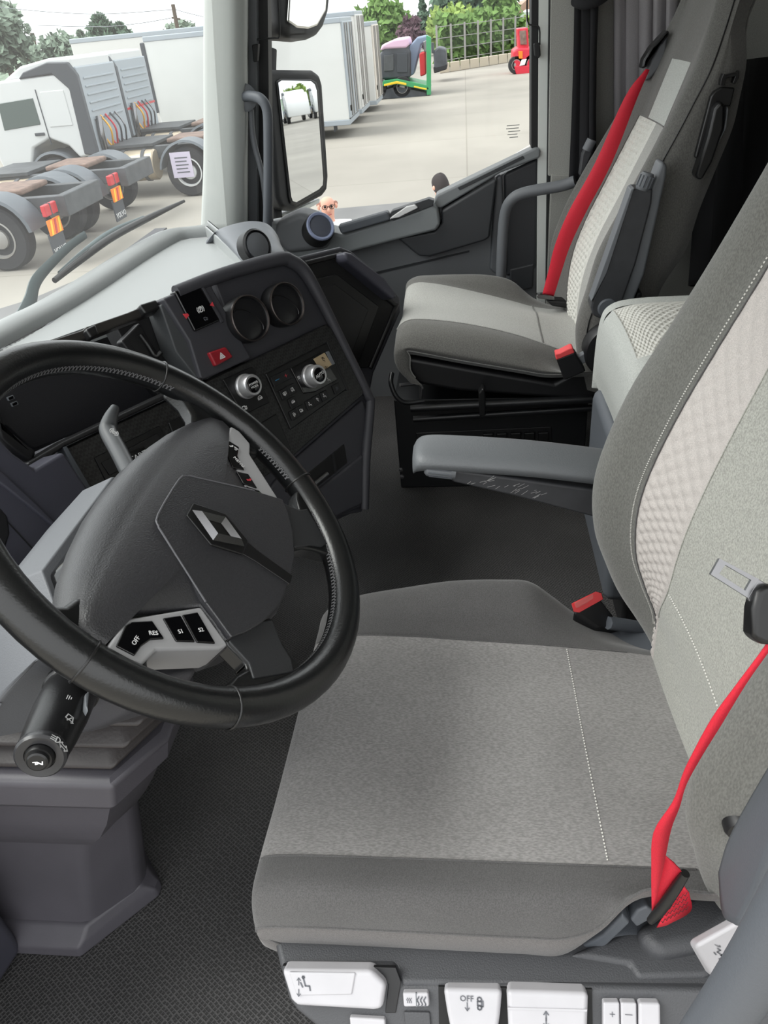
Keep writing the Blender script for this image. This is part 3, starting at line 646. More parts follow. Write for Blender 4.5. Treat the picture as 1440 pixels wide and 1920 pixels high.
# hand stitching along the inside of the rim
def stitches(name, t0, t1, parent):
    vs = []; fs = []; n = int(abs(t1 - t0) * RM / .0052)
    for i in range(n):
        t = t0 + (t1 - t0) * i / n; dt = .0038 / RM
        for (ta, pa_, tb, pb_) in ((t, 2.8, t + dt, 3.12), (t + dt * .5, 3.12, t + dt * 1.1, 2.8)):
            P = []
            for tt, ph in ((ta, pa_), (tb, pb_)):
                rad = WP.h * math.cos(tt) + WP.v * math.sin(tt)
                P.append(wring(tt) + (rad * math.cos(ph) + WP.n * math.sin(ph)) * (RT + .0006))
            tn = (WP.h * -math.sin(ta) + WP.v * math.cos(ta)) * .0007; up = WP.n * .0009
            k = len(vs)
            vs += [P[0] - tn, P[0] + tn, P[1] + tn, P[1] - tn, (P[0] + P[1]) / 2 + up]
            fs += [(k, k + 1, k + 4), (k + 1, k + 2, k + 4), (k + 2, k + 3, k + 4), (k + 3, k, k + 4)]
    o = mk(name, vs, fs, M_THREAD, parent); o['kind'] = 'stuff'; return o
stitches('stitching', .42, math.pi - .42, wheel)
stitches('stitching', -.25, -.52, wheel); stitches('stitching', -.80, -math.pi + .80, wheel); stitches('stitching', -math.pi + .52, -math.pi + .25, wheel)
# spokes
M_SPOKE = mat('spoke_plastic', (44, 45, 47), .45, bump=(600, .3, .0006))
sU = [(.12, .030), (.150, .038), (.172, .045), (.184, .060), (.190, .085), (.203, .085), (.212, .04), (.213, -.02), (.206, -.048), (.190, -.050), (.180, -.038), (.16, -.033), (.11, -.01)]
sL = [(.095, -.085), (.118, -.090), (.126, -.116), (.132, -.120), (.146, -.112), (.160, -.108), (.178, -.118), (.150, -.152), (.100, -.185), (.088, -.168), (.080, -.152), (.070, -.138), (.055, -.128)]
for s in (1, -1):
    pa('spoke', WP, [(a * s, b) for a, b in sU], -.026, -.003, M_LEATHER, wheel, .007, 3)
    k = pa('spoke', WP, [(a * s, b) for a, b in sL], -.016, .004, M_LEATHER, wheel, .006, 3)
    pa('spoke_insert', WP, [(a * s, b) for a, b in [(.098, -.090), (.118, -.094), (.127, -.119), (.140, -.128), (.105, -.166), (.092, -.160), (.082, -.146), (.06, -.128)]], .0, .0062, M_SPOKE, k, .002)
# airbag cover: lofted from a wide back ring to a domed front
half = [(0, .041), (.045, .0405), (.09, .0385), (.13, .0355), (.165, .0305), (.185, .0235), (.193, .012), (.1905, .002), (.172, .0), (.152, -.0015), (.139, -.013), (.118, -.035), (.0965, -.0575), (.108, -.076), (.1205, -.095), (.105, -.1075), (.081, -.1205), (.042, -.133)]
outl = half + [(0, -.136)] + [(-a, b) for a, b in half[:0:-1]]
def ringp(f, h, lift=0):
    r = []
    for a, b in outl:
        bb = b
        if lift and b > .02: bb = b + lift * (1 - (abs(a) / .215) ** 2.2)
        r.append(WP.at(a * f, -.04 + (bb + .04) * f, h))
    return r
rings = [ringp(.97, -.052, .031), ringp(1.0, -.040, .032), ringp(1.004, -.022, .028), ringp(1.003, -.006, .017), ringp(1.0, -.001, .006), ringp(.985, .0020), ringp(.95, .0044), ringp(.7, .0092), ringp(.35, .0105)]
N_ = len(outl); vs = [p for r in rings for p in r]
fs = [(i * N_ + j, i * N_ + (j + 1) % N_, (i + 1) * N_ + (j + 1) % N_, (i + 1) * N_ + j) for i in range(len(rings) - 1) for j in range(N_)]
fs += [tuple(range(N_)), tuple(range((len(rings) - 1) * N_, len(rings) * N_))]
pad = sharp(mk('airbag_cover', vs, fs, M_PAD, wheel), 60)
cen = [(-.0965, -.0570), (-.0525, .0065), (-.046, .0145), (-.033, .0205), (.033, .0205), (.046, .0145), (.0525, .0065), (.0965, -.0570), (.1165, -.0925), (.100, -.1045), (.078, -.1165), (.04, -.1285), (0, -.1315), (-.04, -.1285), (-.078, -.1165), (-.100, -.1045), (-.1165, -.0925)]
pa('centre_plate', WP, cen, .004, .0112, M_PAD, pad, .0016, 3)
tube('plate_crease', [WP.at(a, b, .0108) for a, b in cen[:8]], .0011, mat('crease_grey', (92, 92, 96), .5), pad, 6, k=3)
hexo = [(-.011, -.003), (.011, -.003), (.0275, -.038), (.012, -.072), (-.012, -.072), (-.0275, -.038)]
pa('badge_surround', WP, hexo, .008, .0135, M_SATIN, pad, .0015)
pa('badge_strip', WP, [(-.0105, -.0715), (.0105, -.0715), (.0085, -.088), (.0075, -.1325), (-.0075, -.1325), (-.0085, -.088)], .008, .0128, M_SATIN, pad, .001)
# chrome diamond: hollow, faceted
def dia(w, hgt, h): return [WP.at(0, -.038 + hgt, h), WP.at(w, -.038, h), WP.at(0, -.038 - hgt, h), WP.at(-w, -.038, h)]
dv = dia(.0205, .0325, .0135) + dia(.0145, .0245, .0195) + dia(.0085, .0155, .0140)
df = []
for k in (0, 4):
    for j in range(4): df.append((k + j, k + (j + 1) % 4, k + 4 + (j + 1) % 4, k + 4 + j))
df.append((8, 9, 10, 11))
sharp(mk('diamond_badge', dv, df, M_CHROME, pad, smooth=False), 10)
# switch pods
podo = [(.192, .0), (.172, -.0005), (.1535, -.0025), (.0945, -.0565), (.1165, -.0945), (.1265, -.088), (.166, -.0365), (.186, -.0315), (.1945, -.012)]
for s in (1, -1):
    pod = pa('switch_pod', WP, [(a * s - .004, b) for a, b in podo], -.032, .0052, M_SILVER, wheel, .003, 3)
    if s < 0:
        B = [('cruise_button', [(218, 1211), (236, 1172), (247, 1165), (286, 1163), (309, 1197), (283, 1199), (266, 1211), (253, 1229)]), ('scroll_button', [(306, 1158), (339, 1153), (367, 1203), (331, 1202)]), ('scroll_button', [(342, 1152), (371, 1147), (405, 1206), (370, 1204)])]
    else:
        B = [('phone_rocker', [(430, 826), (449, 838), (446, 855), (459, 881), (437, 876), (421, 841)]), ('hang_up_button', [(444, 883), (466, 888), (483, 915), (457, 906)]), ('call_button', [(460, 911), (486, 919), (508, 942), (469, 930)])]
    bs = [pp(nm, WP, q, .0, .0068, M_GLOSS, pod, .0012) for nm, q in B]
    if s < 0:
        X = (WP.h - WP.v * .9).normalized()
        def wtext(nm, tx, px, py, dx, dy, size, par):
            p0 = WP.hit(px - dx, py - dy, .0071); p1 = WP.hit(px + dx, py + dy, .0071)
            xd = p1 - p0; return text(nm, tx, (p0 + p1) / 2, xd, WP.n.cross(xd), size, M_WHITEPRINT, par)
        wtext('res_word', 'RES', 288, 1187, 7, 0, .0058, bs[0]); wtext('off_word', 'OFF', 255, 1201, 4, -6, .0058, bs[0])
        wtext('s1_word', 'S1', 339, 1184, 5, -1, .0058, bs[1]); wtext('s2_word', 'S2', 377, 1181, 5, -1, .0058, bs[2])
    else:
        icon(434, 836, WP, .0072, 'phone', .004, M_WHITEPRINT, bs[0]); icon(442, 842, WP, .0072, 'vol', .004, M_WHITEPRINT, bs[0])
        text('mode_word', 'MENU', WP.hit(448, 866, .0072), WP.v * -1 + WP.h * -.3, WP.h, .006, M_WHITEPRINT, bs[0])
        icon(467, 899, WP, .0072, 'phone', .005, M_REDPRINT, bs[1]); icon(484, 925, WP, .0072, 'phone', .005, M_GREENPRINT, bs[2])

# ------------------------------------------------------------------ steering column, gaiter, pedestal, stalks
column = thing('steering_column', (.61, .60, 0), 'dark grey steering column with floor pedestal, gaiter and control stalks', 'steering column')
def section(hw, top, bot, h, ch=.035, ca=0):
    q = [(-hw + ch, top), (hw - ch, top), (hw, top - ch), (hw, bot + ch), (hw - ch, bot), (-hw + ch, bot), (-hw, bot + ch), (-hw, top - ch)]
    return [WP.at(a + ca, b, h) for a, b in q]
def loft(name, secs, m, parent, bevel=0, ang=35):
    n = len(secs[0]); vs = [p for s in secs for p in s]
    fs = [(i * n + j, i * n + (j + 1) % n, (i + 1) * n + (j + 1) % n, (i + 1) * n + j) for i in range(len(secs) - 1) for j in range(n)]
    fs += [tuple(range(n)), tuple(range((len(secs) - 1) * n, len(secs) * n))]
    return sharp(mk(name, vs, fs, m, parent, bevel=bevel), ang)
loft('collar', [section(.135, .062, -.085, -.042, .05), section(.135, .066, -.09, -.085, .05)], M_GLOSS, column, .004)
M_SHROUD = mat('column_shroud_plastic', (96, 98, 102), .5, bump=(700, .35, .0007))
loft('upper_shroud', [section(.14, .074, -.02, -.080, .055), section(.145, .090, -.03, -.12, .06), section(.145, .095, -.03, -.20, .06), section(.13, .06, -.03, -.30, .05)], M_SHROUD, column, .006)
loft('lower_shroud', [section(.125, .0, -.105, -.090, .04), section(.122, .0, -.120, -.15, .045), section(.11, .0, -.115, -.20, .045), section(.10, .0, -.10, -.25, .04)], mat('lower_shroud_plastic', (66, 66, 70), .5, bump=(700, .35, .0007)), column, .006)
# folded leather gaiter
def octo(z, xn, yA, xB, yB, d=.34):
    m = 1.22
    return [V((xn, yA + d, z)), V((xn, yA, z)), V((xB, yB, z)), V((m - xB, yB, z)), V((m - xn, yA, z)), V((m - xn, yA + d, z))]
M_GAITER = mat('gaiter_leather', (52, 48, 48), .5, bump=(300, .3, .001))
gs = []
for i in range(11):
    z = .425 + i * .017; w = .012 * (1 if i % 2 else -1)
    gs.append(octo(z, .515 - w + i * .001, .43 - i * .012 - w, .575, .395 - i * .012 - w, .28))
loft('gaiter', gs, M_GAITER, column, .006, 80)
loft('pedestal_collar', [octo(.375, .500, .428, .566, .392), octo(.395, .489, .415, .560, .375), octo(.428, .492, .408, .560, .366), octo(.434, .500, .415, .566, .376)], M_PED, column, .005, 25)
loft('pedestal_head', [octo(.245, .540, .528, .597, .482), octo(.262, .524, .500, .588, .462), octo(.30, .510, .470, .580, .436), octo(.34, .503, .446, .572, .412), octo(.377, .502, .430, .568, .394)], M_PED, column, 0, 35)
loft('pedestal', [octo(.02, .532, .580, .594, .522), octo(.06, .536, .574, .594, .515), octo(.15, .540, .552, .596, .496), octo(.26, .542, .522, .598, .474)], M_PED, column, .012, 50)
loft('pedestal_foot', [octo(.0, .505, .590, .602, .502), octo(.022, .507, .588, .600, .505), octo(.030, .515, .582, .598, .512), octo(.045, .531, .577, .594, .519)], M_PED, column, .005, 30)
# side flank of the dash beside the pedestal
prism('footwell_flank', [V((.42, .70, 0)), V((.52, .68, 0)), V((.54, .98, 0)), V((.42, .98, 0))], [V((.44, .66, .30)), V((.50, .66, .30)), V((.52, .98, .30)), V((.44, .98, .30))], M_KNEE, column, .02, 3)
# multifunction stalk (left)
s0 = PX(152, 1258, .492); s1 = PX(76, 1416, .368); ax = (s1 - s0).normalized(); SL = (s1 - s0).length
st = lathe('multifunction_stalk', s0, ax, [(0.0165, -.03), (0.0212, 0), (0.0242, .012), (0.0248, .02), (0.0242, .026), (0.0254, .027), (0.0254, .038), (0.0242, .039), (0.0242, SL * .55), (0.0222, SL * .8), (0.0203, SL - .006), (0.0196, SL - .002), (0.0183, SL)], mat('stalk_black', (26, 26, 27), .3, bump=(500, .12)), column, 32)
lathe('stalk_collar', s0, ax, [(0.0245, .028), (0.0262, .029), (0.0262, .037), (0.0245, .038)], M_SATIN, st, 32, ring=True)
lathe('stalk_end_ring', s0, ax, [(0.0195, SL - .008), (0.0210, SL - .004), (0.0208, SL + .001), (0.0189, SL + .003), (0.0127, SL + .002), (0.0124, SL - .002)], mat('stalk_ring', (48, 48, 50), .25), st, 32, ring=True)
lathe('horn_button', s0, ax, [(0.0118, SL - .002), (0.0118, SL + .003), (0.0104, SL + .006), (0.0088, SL + .006), (0.0085, SL + .009), (0.0071, SL + .010), (0, SL + .010)], M_SATIN, st, 28)
HP = Plane(s1 + ax * .0104, CX - ax * CX.dot(ax), -CY)
hpx = (s1 + ax * .0071) - CAM; icon(720 + F * hpx.dot(CX) / hpx.dot(CZ), 960 + F * hpx.dot(CY) / hpx.dot(CZ), HP, 0, 'horn', .0048, M_WHITEPRINT, st)
tocam = (CAM - (s0 + s1) / 2); tocam = (tocam - ax * tocam.dot(ax)).normalized(); sid = ax.cross(tocam)
if sid.dot(CX) < 0: sid = -sid
for (px_, py_, kd, sz) in ((131, 1346, 'wiper', .0052), (104, 1385, 'lamp', .0046), (119, 1400, 'turn', .0055), (130, 1308, 'bars', .0036)):
    # print sits on the barrel: find the barrel point under that pixel
    d = ray(px_, py_).normalized(); w0 = CAM - s0
    dp = d - ax * d.dot(ax); wp = w0 - ax * w0.dot(ax)
    A_, B_, C_ = dp.dot(dp), 2 * dp.dot(wp), wp.dot(wp) - (.0245 if kd != 'bars' else .0266) ** 2
    disc = B_ * B_ - 4 * A_ * C_
    if disc <= 0: continue
    p = CAM + d * ((-B_ - math.sqrt(disc)) / (2 * A_)); nn = p - s0; nn = (nn - ax * nn.dot(ax)).normalized()
    pl = Plane(p, nn.cross(ax), -ax)
    if pl.h.dot(CX) < 0: pl.h = -pl.h
    a_, b_ = 0, 0
    icon(px_, py_, pl, .0004, kd, sz, M_WHITEPRINT, st)
pl = Plane(s0 + ax * SL * .6 + tocam * .022 + sid * .008, ax, sid)
pa('stalk_thumb_rib', pl, [(-.018, .006), (.004, .010), (.012, .012), (.006, .008), (-.01, .004)], -.004, .003, M_GREYP, st, .001)
# retarder stalk (right)
rp = [PX(262, 925, .665), PX(246, 892, .70), PX(222, 845, .745), PX(204, 812, .775), PX(203, 800, .785), PX(208, 782, .80), PX(216, 764, .815)]
rt = tube('retarder_stalk', rp, [.0105, .0105, .0105, .0105, .0105, .0085, .0055], mat('stalk_grey', (58, 60, 62), .35), column, 14, k=4)
pl = Plane(PX(212, 806, .757), WP.h, WP.v); icon(214, 810, pl, 0, 'ret', .0055, M_WHITEPRINT, rt)
# ------------------------------------------------------------------ driver's seat
seat = thing('driver_seat', (.61, -.1, 0), 'grey fabric driver seat in front, red belt hanging at its near side', 'seat')
Z = CAMZ
def interp(tab, t):
    if t <= tab[0][0]: return tab[0][1]
    for (a, x), (b, y) in zip(tab[:-1], tab[1:]):
        if t <= b: return x + (y - x) * (t - a) / (b - a)
    return tab[-1][1]
def ev(rows, u, v):
    rows = [[V(p) for p in r] for r in rows]
    return cr([cr(r, v) for r in rows], u)
ridge = [(-.30, -.845), (-.235, -.822), (-.18, -.797), (-.135, -.757), (-.085, -.710), (-.007, -.701), (.07, -.711), (.18, -.732), (.23, -.75)]
fseam = [(-.30, -.79), (-.23, -.776), (-.10, -.760), (.15, -.738), (.25, -.745)]
def cush(y, dz=0, shrink=0):
    r = interp(ridge, y); f = interp(fseam, y)
    lift = max(0, min(1, (-.075 - y) / .075))
    lo = -.842 + lift * .110
    m = shrink
    k = [(.408 + lift * .01, lo), (.389 + lift * .012, max(-.802, lo + .02)), (.384 + lift * .016, max(-.760, lo + .035)), (.399 + lift * .012, -.722), (.438, -.722), (.52, -.733), (.615, -.738 + (f + .742) * .4), (.70, -.740 + (f + .742) * .7), (.79, f), (.828, (f * .45 + r * .55) + .002), (.868, r), (.900, r - .04), (.905, r - .10)]
    return [V((.615 + (x - .615) * (1 - m), y, Z + z + dz)) for x, z in k]
rows = []
for (y, dz, sh) in ((.205, -.085, .03), (.236, -.045, .02), (.232, -.012, .008), (.185, -.001, 0), (.10, 0, 0), (.03, 0, 0), (-.04, 0, 0), (-.08, 0, 0), (-.115, 0, 0), (-.15, 0, 0), (-.21, 0, 0), (-.30, 0, 0)):
    r = cush(y, dz, sh)
    if dz < -.02:
        lo_ = Z - .80 + (dz + .045)
        for i, p in enumerate(r): p[2] = min(p[2], Z - .735 + dz); 
        for i in (0, 1, 2, 3): r[i][1] -= .012 + .03 * (3 - i) / 3
        for i in (12, 11): r[i][1] -= .03
    rows.append(r)
CR_ = rows
net('seat_skirt', rows, M_BOLLO, seat, 6, 5, (0, 2))
net('side_bolster', rows, M_BOL, seat, 6, 6, (2, 4))
net('cushion_insert', rows, M_INS, seat, 6, 6, (4, 8))
net('side_bolster', rows, M_BOL, seat, 6, 6, (8, 12))
def seam(name, rows, uv, r, m, par, lift=.0008, n=6):
    pts = [ev(rows, u, v) + V((0, 0, lift)) for u, v in uv]
    return tube(name, pts, r, m, par, n, k=1)
seam('piping', rows, [(u * .25, 2) for u in range(2, 41)], .0013, M_BOL, seat, .0002)
seam('seat_seam', rows, [(2 + u * .25, 4) for u in range(0, 33)], .0010, M_BOL, seat)
seam('seat_seam', rows, [(2 + u * .25, 8) for u in range(0, 33)], .0010, M_BOL, seat)
# stitched cross seam near the backrest: short thread dashes
def dashes(name, pts, L, w, m, par):
    vs = []; fs = []
    for p, q in zip(pts[:-1:2], pts[1::2]):
        d = (q - p); s = d.cross(CAM - p).normalized() * w; up = (CAM - p).normalized() * .0006
        k = len(vs); vs += [p - s, p + s, q + s, q - s, (p + q) / 2 + up]
        fs += [(k, k + 1, k + 4), (k + 1, k + 2, k + 4), (k + 2, k + 3, k + 4), (k + 3, k, k + 4)]
    o = mk(name, vs, fs, m, par); o['kind'] = 'stuff'; return o
dashes('stitching', [ev(rows, 8.35, 4.1 + 3.85 * i / 150) + V((0, 0, .0012)) for i in range(150)], 0, .0007, M_CREAM, seat)

# backrest
cyt = [(-.85, -.235), (-.78, -.238), (-.70, -.244), (-.60, -.238), (-.50, -.246), (-.40, -.268), (-.30, -.293), (-.15, -.330), (0, -.368), (.2, -.42)]
fr_ = [(-.85, -.29), (-.80, -.268), (-.71, -.206), (-.62, -.168), (-.575, -.158), (-.51, -.155), (-.41, -.184), (-.28, -.246), (-.16, -.300), (0, -.36), (.2, -.42)]
fs_ = [(-.85, -.26), (-.70, -.240), (-.61, -.206), (-.515, -.198), (-.415, -.226), (-.297, -.272), (-.24, -.297), (-.1, -.345), (.2, -.43)]
nr_ = [(-.80, -.262), (-.735, -.225), (-.69, -.203), (-.60, -.178), (-.53, -.176), (-.42, -.208), (-.3, -.25), (-.16, -.300), (0, -.36), (.2, -.42)]
mxt = [(-.80, .782), (-.70, .775), (-.66, .745), (-.60, .717), (-.50, .704), (.2, .70)]
brow = []
for z in (-.80, -.745, -.70, -.65, -.60, -.54, -.48, -.40, -.32, -.22, -.10, .05):
    c = interp(cyt, z); f = interp(fr_, z); g_ = interp(fs_, z); n_ = interp(nr_, z); mx_ = interp(mxt, z)
    back = c - .13
    e = .02 if z < -.77 else 0
    k = [(.43 + e, back), (.392 + e, back + .03), (.378 + e, (back + n_) / 2 + .01), (.384 + e, n_ - .035), (.410 + e, n_), (.445, n_ * .62 + c * .38), (.475, c + .002), (.60, c - .003), (mx_, c * .75 + g_ * .25 if z > -.62 else c * .5 + g_ * .5), (.787, g_), (.822, f * .8 + g_ * .2 + .004), (.852, f), (.880, f - .03), (.893, (f + back) / 2), (.885, back), ]
    brow.append([V((x, y, Z + z)) for x, y in k])
def dim(nu, nv, A):
    def f(u, v):
        a = u * nu; b = v * nv
        return A * (abs(math.sin(math.pi * (a + b)) * math.sin(math.pi * (a - b)))) ** .8 * max(0, min(1, v / .14, (1 - v) / .14, u / .02, (1 - u) / .02))
    return f
net('backrest_bolster', brow, M_BACKBOL, seat, 6, 6, (0, 6))
net('backrest_centre', brow, M_BACKMID, seat, 6, 6, (6, 8))
net('perforated_panel', brow, M_PERF, seat, 26, 44, (8, 9), disp=dim(40, 3.5, .0026))
net('backrest_bolster', brow, M_BACKBOL, seat, 6, 6, (9, 14))
tube('backrest_seam', [ev(brow, u * .25, 9) + V((-.001, .0006, 0)) for u in range(4, 42)], .0011, M_BOL, seat, 6, k=1)
tube('backrest_seam', [ev(brow, u * .25, 8) + V((0, .0004, 0)) for u in range(9, 42)], .0008, M_BACKMID, seat, 6, k=1)
dashes('stitching', [ev(brow, 1.6 + 8 * i / 420, 9.10) + V((-.0006, .0014, .0002)) for i in range(420)], 0, .00075, M_CREAM, seat)
dashes('stitching', [ev(brow, 3.95 - .1 * i / 110, 7.95 - 1.9 * i / 110) + V((0, .0012, 0)) for i in range(110)], 0, .00075, M_CREAM, seat)
tube('backrest_seam', [ev(brow, u * .25, 2.6) + V((-.0006, 0, 0)) for u in range(3, 42)], .001, M_BOL, seat, 6, k=1)

# upper backrest narrows into the headrest; closed back shell
hr1 = []
for z, f, dy in ((.05, 1, 0), (.13, .93, .0), (.20, .80, .0), (.28, .74, .0), (.36, .68, .012), (.395, .45, .04)):
    hr1.append([V((.635 + (p[0] - .635) * f, p[1] - (z - .05) * .27 - dy, Z + z)) for p in brow[-1]])
net('headrest', hr1, M_BACKBOL, seat, 4, 4)
brow_all = brow + hr1[1:]
R = [[r[0], r[0] * .75 + r[-1] * .25 + V((0, -.03, 0)), (r[0] + r[-1]) * .5 + V((0, -.04, 0)), r[0] * .25 + r[-1] * .75 + V((0, -.03, 0)), r[-1]] for r in brow_all]
net('seat_back', R, M_BOL, seat, 3, 3)
t_ = brow_all[-1]; mk('seat_back_cap', [V(p) for p in t_] + [R[-1][3], R[-1][2], R[-1][1]], [tuple(range(len(t_) + 3))], M_BACKBOL, seat)
# armrest on the far side
T = []
for y, zt, hw in ((.088, -.540, .028), (.080, -.531, .038), (.06, -.528, .042), (0, -.533, .043), (-.08, -.542, .043), (-.16, -.555, .043), (-.24, -.57, .043)):
    c = .972
    T.append([V((c - hw + .006, y, Z + zt - .026)), V((c - hw + .001, y, Z + zt - .020)), V((c - hw + .000, y, Z + zt - .011)), V((c - hw * .72, y, Z + zt - .002)), V((c, y, Z + zt + .001)), V((c + hw * .72, y, Z + zt - .002)), V((c + hw, y, Z + zt - .016)), V((c + hw, y, Z + zt - .026))])
net('armrest', T, M_ARM, seat, 4, 4, close=True)
AP = Plane((.938, 0, Z - .58), (0, -1, 0), (0, 0, 1))
ash = pp('armrest_shell', AP, [(843, 880), (1110, 918), (1180, 930), (1180, 985), (1104, 968), (960, 930), (850, 905), (843, 898)], -.055, .0, M_ARMLOW, seat, .006, 3)
# scuffs on the shell: short pale scratches
random.seed(3); sc = []
for i in range(26):
    x = random.uniform(870, 1020); y = 888 + (x - 850) * .2 + random.uniform(0, 16); L = random.uniform(2, 16)
    a0 = AP.ab(AP.hit(x, y, .0005)); a1 = AP.ab(AP.hit(x + L, y - L * random.uniform(.2, .7), .0005)); sc.append([a0, a1])
strokes('scratches', AP, sc, .0006, .0006, mat('scratch_grey', (165, 165, 165), .6), ash)
kp = AP.hit(824, 881, -.004); kax = V((0, -.97, -.16)).normalized()
tube('armrest_wheel', [kp - kax * .022, kp - kax * .018, kp + kax * .018, kp + kax * .024], [.007, .011, .011, .010], M_GREYP, seat, 14, k=1)
for i in range(5):
    o = V((-.0108 * math.cos(.5 * i - 1), 0, .0108 * math.sin(.5 * i - 1)))
    tube('wheel_rib', [kp + o - kax * .016, kp + o + kax * .018], .0012, M_SEATRIM, seat, 6, k=1)

# buckle receiver
def blk(name, pix, xs, d, m, par, bev=.003):
    q = [PX(px, py, x) for (px, py), x in zip(pix, xs)]; return prism(name, [p + V(d) for p in q], q, m, par, bev)
bc = blk('buckle', [(1073, 1146), (1120, 1113), (1166, 1172), (1115, 1176)], (.84, .862, .862, .84), (.01, .0, -.05), M_BLACK, seat, .005)
blk('buckle_release', [(1070, 1131), (1117, 1108), (1121, 1122), (1074, 1148)], (.838, .860, .858, .836), (.004, -.010, -.006), M_BUCKLERED, bc, .002)
blk('buckle_release_lip', [(1076, 1130), (1112, 1113), (1114, 1121), (1079, 1140)], (.836, .857, .856, .835), (.004, -.004, -.004), mat('buckle_red_pale', (240, 120, 118), .5), bc, .001)
tube('buckle_stalk', [PX(1140, 1168, .85), PX(1170, 1172, .86), PX(1205, 1178, .87)], .010, M_SEATRIM, seat, 8, k=2)

# ---- seat base: ledge, flank panel and white controls
zl = Z - .805
ledge = [(505, 1750), (516, 1768), (526, 1813), (740, 1818), (752, 1846), (1040, 1850), (1330, 1858), (1480, 1862), (1480, 1560), (1290, 1560), (1180, 1600), (700, 1500)]
q = [PZ(x, y, zl) for x, y in ledge]
prism('base_ledge', [p - V((0, 0, .03)) for p in q], q, M_SEATP, seat, .006, 3)
SB = Plane(PZ(900, 1850, zl), (0, -1, 0), (-.80, 0, .60) if False else (.62, 0, .78))
base = pp('base_flank', SB, [(524, 1812), (742, 1817), (754, 1845), (1040, 1848), (1340, 1856), (1560, 1862), (1560, 2050), (640, 2050), (590, 1925), (556, 1897), (540, 1875)], -.05, 0, M_SEATP, seat, .006, 3)
box('seat_suspension', (.43, -.42, 0), (.84, .13, Z - .835), M_BLACK, seat, .02)
box('seat_pan', (.40, -.40, Z - .84), (.88, .185, Z - .80), M_SEATRIM, seat, .015)
qp = [PX(x, y, .400) for x, y in [(612, 1788), (640, 1778), (900, 1785), (1075, 1786), (1130, 1755), (1168, 1716), (1182, 1732), (1140, 1772), (1085, 1806), (900, 1812), (640, 1798)]]
prism('pan_edge', [p + V((.03, 0, 0)) for p in qp], qp, M_SEATRIM, seat, .003)
bkp = [PX(x, y, .402) for x, y in [(1182, 1726), (1194, 1708), (1214, 1700), (1226, 1708), (1222, 1724), (1194, 1740)]]
prism('belt_bracket', [p + V((.03, 0, -.01)) for p in bkp], bkp, M_SEATRIM, seat, .003)
def lever(name, pix, h, m=M_LEVER, bev=.005, base_h=-.01, seg=3): return pp(name, SB, pix, base_h, h, m, seat, bev, seg)
l1 = lever('tilt_lever', [(527, 1819), (697, 1821), (724, 1847), (717, 1894), (700, 1896), (556, 1888), (545, 1876)], .012)
pp('lever_face', SB, [(541, 1823), (667, 1825), (660, 1866), (556, 1868)], .010, .0135, M_LEVER, l1, .002)
icon(575, 1846, SB, .014, 'seat', .007, M_GREYPRINT, l1); icon(560, 1840, SB, .014, 'arrow_up', .004, M_GREYPRINT, l1); icon(560, 1862, SB, .014, 'arrow_dn', .004, M_GREYPRINT, l1)
pp('lever_recess', SB, [(528, 1811), (742, 1814), (752, 1842), (742, 1900), (722, 1900), (728, 1846), (700, 1818)], -.004, .0015, M_BLACK, base, .001)
hs = lever('seat_heater_switch', [(755, 1862), (803, 1862), (805, 1888), (757, 1889)], .007, bev=.002)
icon(767, 1876, SB, .0076, 'wave', .003, M_GREYPRINT, hs); icon(790, 1878, SB, .0076, 'wave', .0055, M_GREYPRINT, hs)
pp('switch_gap', SB, [(779, 1862), (781, 1862), (782, 1888), (780, 1888)], .005, .0072, M_GREYP, hs)
lever('blank_switch', [(757, 1898), (806, 1899), (808, 1925), (760, 1925)], .003, M_SEATP, .0015)
lever('lower_switch', [(655, 1908), (722, 1912), (724, 1960), (660, 1960)], .006, bev=.002)
pp('lever_slot', SB, [(822, 1850), (1110, 1855), (1112, 1960), (824, 1960)], -.004, .001, M_DEEP, base)
l2 = lever('damper_lever', [(831, 1855), (942, 1858), (938, 1905), (930, 1960), (850, 1960), (838, 1900)], .010)
text('off_word', 'OFF', SB.hit(875, 1873, .0106), SB.hit(885, 1873.4, .0106) - SB.hit(865, 1872.6, .0106), SB.v, .0078, M_GREYPRINT, l2)
icon(876, 1888, SB, .0106, 'arrow_dn', .0045, M_GREYPRINT, l2); icon(899, 1882, SB, .0106, 'chain', .0065, M_GREYPRINT, l2)
l3 = lever('height_lever', [(950, 1858), (1104, 1863), (1101, 1960), (955, 1960)], .012)
pp('lever_step', SB, [(952, 1889), (1101, 1893), (1100, 1897), (952, 1893)], .011, .0128, M_LEVER, l3)
icon(1024, 1905, SB, .0126, 'arrow_up', .005, M_GREYPRINT, l3); icon(1024, 1918, SB, .0126, 'arrow_dn', .005, M_GREYPRINT, l3)
for nm, q, kd, ip in (('lumbar_button', [(1131, 1880), (1162, 1880), (1163, 1960), (1131, 1960)], 'plus', (1148, 1902)), ('lumbar_button', [(1164, 1880), (1194, 1881), (1195, 1960), (1165, 1960)], 'line', (1179, 1903))):
    b_ = lever(nm, q, .008, bev=.002); icon(*ip, SB, .0086, kd, .0032, M_GREYPRINT, b_)
lever('lumbar_rocker', [(1198, 1881), (1239, 1882), (1240, 1960), (1198, 1960)], .009, bev=.003)
